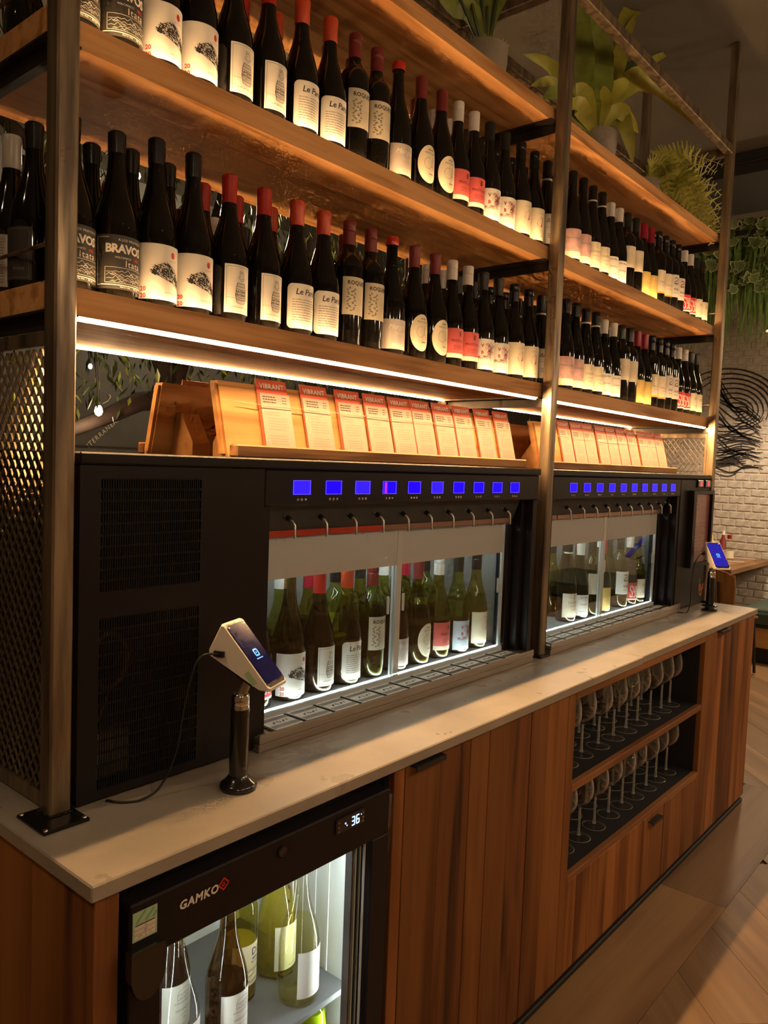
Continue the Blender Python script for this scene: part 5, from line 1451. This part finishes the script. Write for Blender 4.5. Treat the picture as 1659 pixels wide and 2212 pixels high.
# ------------------------------------------------------------------ greenery hung at the ceiling, far right
t = thing('hanging_greenery', (6.15, 1.0, 2.7), 'artificial ivy and grass hanging from a black ceiling trellis', 'greenery')
boxo('trellis_bar', 'beam_black', t, 6.02, 6.06, .2, 2.6, 3.43, 3.47, .003)
boxo('trellis_bar', 'beam_black', t, 6.24, 6.28, .2, 2.6, 3.43, 3.47, .003)
for y in (.3, 2.4): boxo('hanger', 'beam_black', t, 6.03, 6.05, y, y+.02, 3.47, ZC-.001, 0)
rr = random.Random(31)
def ivy(mb, mb2, c, s, yaw, tiltx):
    pts = [(0, -.9), (.35, -.75), (.75, -.55), (.62, -.2), (1.0, .15), (.5, .25), (.28, .75), (0, 1.05), (-.28, .75), (-.5, .25), (-1.0, .15), (-.62, -.2), (-.75, -.55), (-.35, -.75)]
    M = Matrix.Translation(c) @ Matrix.Rotation(yaw, 4, 'Z') @ Matrix.Rotation(tiltx, 4, 'Y')
    n = len(pts); ro = rr.uniform(-.9, .9); pts = [(a*math.cos(ro)-b*math.sin(ro), a*math.sin(ro)+b*math.cos(ro)) for a, b in pts]
    inner = [M @ Vector((-.012*s-.10*s*abs(a), a*s*.88, b*s*.88)) for a, b in pts]; outer = [M @ Vector((-.02*s-.12*s*abs(a), a*s, b*s)) for a, b in pts]
    mb.add([M @ Vector((.0, 0, 0))]+inner, [(0, 1+i, 1+(i+1) % n) for i in range(n)])
    mb2.add(inner+outer, [(i, (i+1) % n, n+(i+1) % n, n+i) for i in range(n)])
for k in range(64):
    u = 1520+rr.random()*155; v = 455+rr.random()**1.5*170
    c = onx(u, v, 5.96+rr.random()*.10); m1, m2 = MB(), MB()
    ivy(m1, m2, c, .045+.022*rr.random(), rr.uniform(-.5, .5), rr.uniform(-.5, .5))
    lf = m1.build('ivy_leaf', 'ivy_leaf', t); m2.build('leaf_edge', 'ivy_edge', lf)
m = MB()
for k in range(620):
    y = .25+rr.random()*2.2; top = 3.30+rr.random()*.2; x = 6.05+rr.random()*.20; ln = .40+.45*rr.random()
    a = rr.uniform(-.5, .5); P = [Vector((x, y, top)), Vector((x-.05*rr.random(), y+.06*a, top-ln*.45)), Vector((x-.06*rr.random(), y+.13*a+.03*rr.uniform(-1, 1), top-ln))]
    w_ = .006+.004*rr.random(); vs = []
    for i, p in enumerate(P):
        ww = w_*(1, .9, .15)[i]; vs += [p-Vector((0, ww, 0)), p+Vector((0, ww, 0)), p+Vector((.002, 0, 0))]
    m.add(vs, [(0, 3, 4, 1), (3, 6, 7, 4), (1, 4, 5, 2), (4, 7, 8, 5), (2, 5, 3, 0), (5, 8, 6, 3)])
tag(m.build('grass', 'grass_leaf', t), kind='stuff')
m = MB()
for k in range(420):
    y = .25+rr.random()*2.2; x = 6.04+rr.random()*.22; z = 3.05+rr.random()*.42; s = .018+.02*rr.random(); a = rr.random()*6.28
    d_ = Vector((-.4, math.cos(a), math.sin(a))).normalized(); q = Vector((0, -math.sin(a), math.cos(a)))
    c = Vector((x, y, z)); m.add([c, c+d_*s+q*s*.5, c+d_*s*2.2, c+d_*s-q*s*.5, c+Vector((.003, 0, 0))], [(0, 1, 2, 3), (0, 4, 1), (0, 3, 4)])
tag(m.build('small_leaves', 'ivy_leaf', t), kind='stuff')

# ------------------------------------------------------------------ behind the shelving: tree, chalk wall, bulbs
t = thing('chalkboard', (1.9, 3.38, .6), 'dark blue-grey chalkboard with white sea lettering on the back wall', 'board')
boxo('panel', 'wall_blue', t, -.6, 3.6, 3.375, 3.398, .6, 3.2, .004)
boxo('panel_joint', 'wall_dark', t, -.6, 3.6, 3.372, 3.375, 1.565, 1.575, 0)
pa, pb = ony(192, 962, 3.37), ony(284, 880, 3.37)
an = math.atan2(pb.z-pa.z, pb.x-pa.x); mid = (pa+pb)/2; ln = math.hypot(pb.z-pa.z, pb.x-pa.x)
tp = text_polys('ITERRANEAN  SEA', .06, .1, 1.25, .001)
wdt = max(a for q in tp for a, b in q)-min(a for q in tp for a, b in q); kS = ln*1.06/wdt
dd = D2(); dd.p = [[(a*kS, b*kS) for a, b in q] for q in tp]
dd.mb(lambda u, v: (mid.x+u*math.cos(an)-v*math.sin(an), 3.3725, mid.z+u*math.sin(an)+v*math.cos(an))).build('lettering', 'chalk', t)
dd = D2(); P_ = [ony(u, v, 3.37) for u, v in ((222, 872), (234, 866), (240, 856), (236, 852))]
dd.line([(p.x, p.z) for p in P_], .006).line([(p.x, p.z) for p in [ony(u, v, 3.37) for u, v in ((258, 840), (262, 832), (256, 836), (266, 846))]], .006)
dd.mb(lambda u, v: (u, 3.3725, v)).build('chalk_marks', 'chalk', t)
t = thing('tree', (1.52, 1.95, 0), 'dark artificial tree with hanging leaves behind the dispensers', 'tree')
MB().tube([(1.60, 1.95, -.005), (1.62, 1.95, .6), (1.60, 1.95, 1.2), tuple(ony(408, 1000, 1.95)), tuple(ony(385, 880, 1.95)), tuple(ony(370, 835, 1.95)), (1.60, 1.95, 2.3), (1.75, 1.97, 2.8)], [.09, .075, .07, .062, .055, .05, .04, .03], 12).build('trunk', 'bark', t, 60)
MB().tube([tuple(ony(385, 860, 1.95)), tuple(ony(300, 868, 1.9)), tuple(ony(230, 900, 1.85)), tuple(ony(150, 930, 1.8))], [.05, .040, .032, .025], 10).build('branch', 'bark', t, 60)
MB().tube([tuple(ony(370, 840, 1.95)), (1.25, 1.9, 2.2), (.8, 1.85, 2.6), (.3, 1.8, 2.9)], [.045, .035, .028, .015], 10).build('branch', 'bark', t, 60)
rr = random.Random(77); m = MB(); m2_ = MB()
for k in range(9000):
    x = -.6+5.4*rr.random(); y = 1.5+1.1*rr.random(); z = 1.76+1.5*rr.random()+.10*math.sin(x*5)
    if x > 2.6 and rr.random() < .5: continue
    s = .011+.012*rr.random(); a = rr.uniform(-2.4, -.7); b = rr.uniform(0, 6.28)
    d_ = Vector((math.cos(b)*math.cos(a), math.sin(b)*math.cos(a), math.sin(a))); q = d_.cross(Vector((rr.random()-.5, rr.random()-.5, rr.random()))).normalized()
    c = Vector((x, y, z)); (m if k % 3 else m2_).add([c, c+d_*s*1.3+q*s*.42, c+d_*s*3.0, c+d_*s*1.3-q*s*.42, c+d_*s*1.2+d_.cross(q)*s*.12], [(0, 1, 4), (1, 2, 4), (2, 3, 4), (3, 0, 4)])
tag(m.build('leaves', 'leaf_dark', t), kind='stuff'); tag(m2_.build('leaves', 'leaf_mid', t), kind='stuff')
def bulb(p, r_, mat, label, watts, cord):
    t = thing('festoon_bulb', p, label, 'bulb', 'festoon bulbs behind the shelving')
    MB().lathe([(0, -r_*1.5), (r_*.7, -r_*1.1), (r_, -r_*.3), (r_*.8, r_*.6), (r_*.45, r_*1.2)], 16, p).build('globe', mat, t, 60)
    MB().lathe([(0, r_*1.1), (r_*.5, r_*1.1), (r_*.5, r_*2.3), (0, r_*2.4)], 12, p).build('socket', 'rubber', t, 50)
    MB().tube([(p[0], p[1], p[2]+r_*2.2)]+cord, .004, 6).build('cord', 'rubber', t)
    if watts:
        l = bpy.data.lights.new('bulb_light', 'POINT'); l.energy = watts; l.color = (1, .72, .42); l.shadow_soft_size = r_*1.2
        o = bpy.data.objects.new('bulb_light', l); COL.objects.link(o); o.parent = t
        o.location = (0, -r_*1.7, -r_*1.9)
p = tuple(ony(213, 886, 1.72)); bulb(p, .015, 'bulb', 'glowing bulb hanging below the branch at the left', 3.0, [(p[0]-.02, p[1], p[2]+.25), (p[0]-.3, p[1]+.05, p[2]+.8), (p[0]-.4, p[1], ZC-.01)])
p = tuple(ony(298, 379, 1.40)); bulb(p, .009, 'bulb_small', 'tiny bright bulb seen between the bottles of the lower shelf', .8, [(p[0]+.05, p[1], p[2]+.3), (p[0]+.1, p[1]+.05, ZC-.01)])
p = tuple(ony(195, 791, 1.60)); bulb(p, .007, 'bulb_small', 'tiny bright bulb among the leaves under the lowest shelf', .5, [(p[0]-.05, p[1], p[2]+.3), (p[0]-.1, p[1]+.05, ZC-.01)])

p = (2.1, 2.75, 2.95); bulb(p, .020, 'bulb', 'added hidden bulb lighting the chalkboard and leaves', 30.0, [(p[0], p[1], ZC-.01)])  # hidden bulb added to brighten the chalkboard and foliage

# ------------------------------------------------------------------ seating at the far right
t = thing('dining_table', (6.9, 1.4, 0), 'wooden dining table against the brick wall', 'table')
boxo('top', 'table_wood', t, 6.29, XW-.02, .975, 1.80, .705, .755, .006)
boxo('leg', 'black_matte', t, 6.80, 6.90, 1.35, 1.45, .012, .705, .004)
boxo('foot', 'black_matte', t, 6.60, 7.10, 1.15, 1.65, .0005, .012, .003)
t = thing('bench', (6.9, -.4, 0), 'long dark green upholstered bench on a timber base along the wall', 'bench')
boxo('kick', 'beam_black', t, 6.36, XW-.02, -2.4, .86, .0005, .135, 0)
boxo('base', 'bench_wood', t, 6.30, XW-.02, -2.4, .88, .136, .300, .004)
bm = bmesh.new(); bmesh.ops.create_cube(bm, size=1)
for q in bm.verts: q.co = Vector((6.28 if q.co.x < 0 else XW-.02, -2.42 if q.co.y < 0 else .90, .301 if q.co.z < 0 else .452))
bmesh.ops.bevel(bm, geom=bm.edges[:], offset=.035, segments=3, affect='EDGES'); MB().bm(bm).build('seat', 'bench_green', t, 50)
MB().tube([(6.283, -2.4, .447), (6.283, .88, .447)], .006, 8).build('piping', 'bench_green', t, 60)
# bent plywood chair facing the table
def chair(c, yaw, label):
    t = bpy.data.objects.new('dining_chair', None); COL.objects.link(t); t.location = (c[0], c[1], 0); t.rotation_euler = (0, 0, yaw); t.empty_display_size = .1
    tag(t, label, 'chair')
    def part(mb, name, mat, sm=None):
        o = bpy.data.objects.new(name, mb.mesh(name, mat, sm)); COL.objects.link(o); o.parent = t
    m = MB(); n = 10; k = 8; vs = []
    for sgn in (0, 1):
        for j in range(k+1):
            z = .56+.27*j/k; rec = .03*j/k
            for i in range(n+1):
                a = R(-62+124*i/n); wd = .225*(1-.10*abs(j/k-.6)); cut = .05*(abs(i-n/2)/(n/2))**3*(1 if j == k else 0)
                vs.append((-.20-rec+.10*(1-math.cos(a))+sgn*.010, wd*math.sin(a)/math.sin(R(62)), z-cut))
    N = (n+1)*(k+1); fs = []
    for s in (0, 1):
        for j in range(k):
            for i in range(n):
                q = s*N+j*(n+1)+i; fs.append((q, q+1, q+n+2, q+n+1))
    rim = [j*(n+1) for j in range(k+1)]+[k*(n+1)+i for i in range(1, n+1)]+[j*(n+1)+n for j in range(k-1, -1, -1)]+[i for i in range(n-1, 0, -1)]
    for a, b in zip(rim, rim[1:]+rim[:1]): fs.append((a, b, N+b, N+a))
    m.add(vs, fs); part(m, 'backrest', 'chair_wood', 50)
    m = MB(); bm_ = bmesh.new(); bmesh.ops.create_cube(bm_, size=1)
    for q in bm_.verts: q.co = Vector((-.20 if q.co.x < 0 else .21, (-.20 if q.co.y < 0 else .20)*(1 if q.co.x > 0 else .9), .44 if q.co.z < 0 else .458))
    bmesh.ops.bevel(bm_, geom=bm_.edges[:], offset=.008, segments=2, affect='EDGES'); part(m.bm(bm_), 'seat', 'chair_wood', 50)
    for sy in (-1, 1):
        part(MB().tube([(.18, sy*.17, .44), (.20, sy*.19, .011)], .011, 10), 'leg', 'black_matte', 50)
        part(MB().tube([(-.17, sy*.15, .44), (-.22, sy*.18, .011)], .011, 10), 'leg', 'black_matte', 50)
        part(MB().tube([(-.17, sy*.13, .43), (-.19, sy*.13, .50), (-.212, sy*.13, .58), (-.232, sy*.13, .74)], .010, 10), 'back_strut', 'black_matte', 50)
chair((5.80, .90), R(-18), 'bent plywood chair with black legs beyond the end of the counter')
# condiments and paper on the table
def small_bottle(p, prof, mat, cap, capmat, label, band=None):
    t = thing('sauce_bottle', p, label, 'bottle', 'sauces on the dining table')
    MB().lathe(prof, 18, p).build('glass', mat, t, 50); MB().lathe(cap, 16, p).build('cap', capmat, t, 50)
    if band: MB().lathe([(band[0], band[1]), (band[0]+.0006, band[1]), (band[0]+.0006, band[2]), (band[0], band[2])], 18, p).build('label', 'label_cream', t)
zt_ = .7553
pc = onz(1573, 1199, zt_); pc.x = 7.05; pc = Vector((7.05, onx(1574, 1190, 7.05).y, zt_))
small_bottle(tuple(pc), [(0, 0), (.044, 0), (.046, .01), (.046, .15), (.040, .17), (.020, .19), (.016, .20), (.016, .23), (0, .23)], 'glass_clear', [(0, .235), (.019, .235), (.019, .200), (.017, .198)], 'cap_crimson', 'clear sauce bottle with a dark red cap on the dining table', (.0462, .02, .09))
MB().tube([(pc.x, pc.y-.046, pc.z+.13), (pc.x, pc.y-.075, pc.z+.12), (pc.x, pc.y-.078, pc.z+.06), (pc.x, pc.y-.046, pc.z+.05)], .006, 8).build('handle', 'glass_clear', [o for o in COL.objects if o.get('label') == 'clear sauce bottle with a dark red cap on the dining table'][0], 60)
small_bottle((7.20, pc.y+.10, zt_), [(0, 0), (.030, 0), (.030, .16), (.014, .20), (.014, .23), (0, .23)], 'cap_maroon', [(0, .262), (.010, .26), (.016, .225), (.017, .22)], 'cap_white', 'red squeeze sauce bottle beside the clear one')
small_bottle((7.05, pc.y+.16, zt_), [(0, 0), (.030, 0), (.030, .15), (.014, .18), (.014, .20), (0, .20)], 'label_yellow', [(0, .225), (.008, .225), (.015, .198), (.015, .19)], 'label_yellow', 'yellow mustard bottle behind the card reader')
for k, (u, v, lab) in enumerate(((1612, 1204, 'folded white napkin lying along the dining table'), (1590, 1214, 'small white paper card on the near corner of the dining table'))):
    c = onz(u, v, zt_); c = Vector((min(c.x, 7.3), c.y, zt_))
    o = MB().cbox(-.13+.06*k, .13-.06*k, -.05, .05, 0, .006, .002).build('napkin', 'paper_white'); o.location = c; o.rotation_euler = (0, 0, R(-70)); tag(o, lab, 'napkin')

# ------------------------------------------------------------------ lamps of the room, with unseen ones added for fill
def pendant(x, y, z, label, watts, r_=.15, cone=130):
    t = thing('pendant_lamp', (x, y, z), label, 'lamp', 'pendant lamps of the room')
    MB().lathe([(r_, 0), (r_*.95, .02), (r_*.55, .09), (r_*.2, .13), (.025, .15), (.02, .19), (.017, .19), (.02, .148), (r_*.19, .125), (r_*.53, .086), (r_*.93, .018), (r_*.985, 0)], 32, (x, y, z)).build('shade', 'ink_white', t, 50)
    MB().lathe([(0, -.002), (.03, .01), (.04, .04), (.025, .075), (.015, .10)], 20, (x, y, z)).build('globe', 'pendant_glow', t, 60)
    MB().tube([(x, y, z+.18), (x, y, ZC-.002)], .003, 6).build('cord', 'rubber', t)
    l = bpy.data.lights.new('pendant_light', 'SPOT'); l.energy = watts; l.color = (1, .74, .48); l.shadow_soft_size = .10; l.spot_size = R(cone); l.spot_blend = .6
    o = bpy.data.objects.new('pendant_light', l); COL.objects.link(o); o.parent = t; o.location = (0, 0, -.03)
lp = onx(1662, 716, 6.35)
pendant(lp.x, lp.y-.12, lp.z, 'white pendant lamp over the dining table at the right edge', PEND_W*2.0, .15, 150)
pendant(6.5, -1.1, 2.6, 'added unseen pendant lamp over the long green bench', PEND_W*1.5, .15, 150)  # unseen pendant added to brighten the brick wall
def globe(x, y, z, label):
    t = thing('globe_lamp', (x, y, z), label, 'lamp', 'globe lamps in front of the counter')
    MB().lathe([(.05*math.sin(pi*i/12), -.05*math.cos(pi*i/12)) for i in range(13)], 20, (x, y, z)).build('globe', 'globe_glow', t, 60)
    MB().lathe([(0, .047), (.016, .047), (.016, .085), (0, .09)], 16, (x, y, z)).build('socket', 'black_matte', t, 40)
    MB().tube([(x, y, z+.088), (x, y, ZC-.002)], .003, 6).build('cord', 'rubber', t)
def downlight(x, y, label, watts):  # unseen spots added as fill on the counter front
    t = thing('fill_downlight', (x, y, ZC), label, 'lamp', 'added fill downlights')
    MB().lathe([(.060, -.004), (.060, -.0005), (.045, -.0005), (.045, -.006), (.060, -.004)], 28, (x, y, ZC)).build('ring', 'black_matte', t, 40)
    MB().lathe([(0, -.0035), (.044, -.0035)], 24, (x, y, ZC)).build('lens', 'pendant_glow', t)
    l = bpy.data.lights.new('downlight', 'SPOT'); l.energy = watts; l.color = (1, .70, .42); l.shadow_soft_size = .04; l.spot_size = R(120); l.spot_blend = .8
    o = bpy.data.objects.new('downlight', l); COL.objects.link(o); o.parent = t; o.location = (0, 0, -.02)
downlight(.6, -2.6, 'added fill downlight in front of the cooler', FILL_W)
downlight(2.4, -2.6, 'added fill downlight in front of the glass shelves', FILL_W)
downlight(4.4, -2.2, 'added fill downlight by the far end of the counter', FILL_W)
downlight(-1.6, .4, 'added fill downlight left of the shelving', FILL_W)
for k in range(8):
    globe(-1.1+1.12*k, -1.60-.4*(k % 2), 2.42-.12*(k % 3), 'round glowing globe lamp, %s from the left in the row facing the counter' % ORD[k])
globe(5.7, .05, 2.55, 'added unseen globe lamp lighting the ceiling greenery')  # unseen lamp added to brighten the greenery and wall
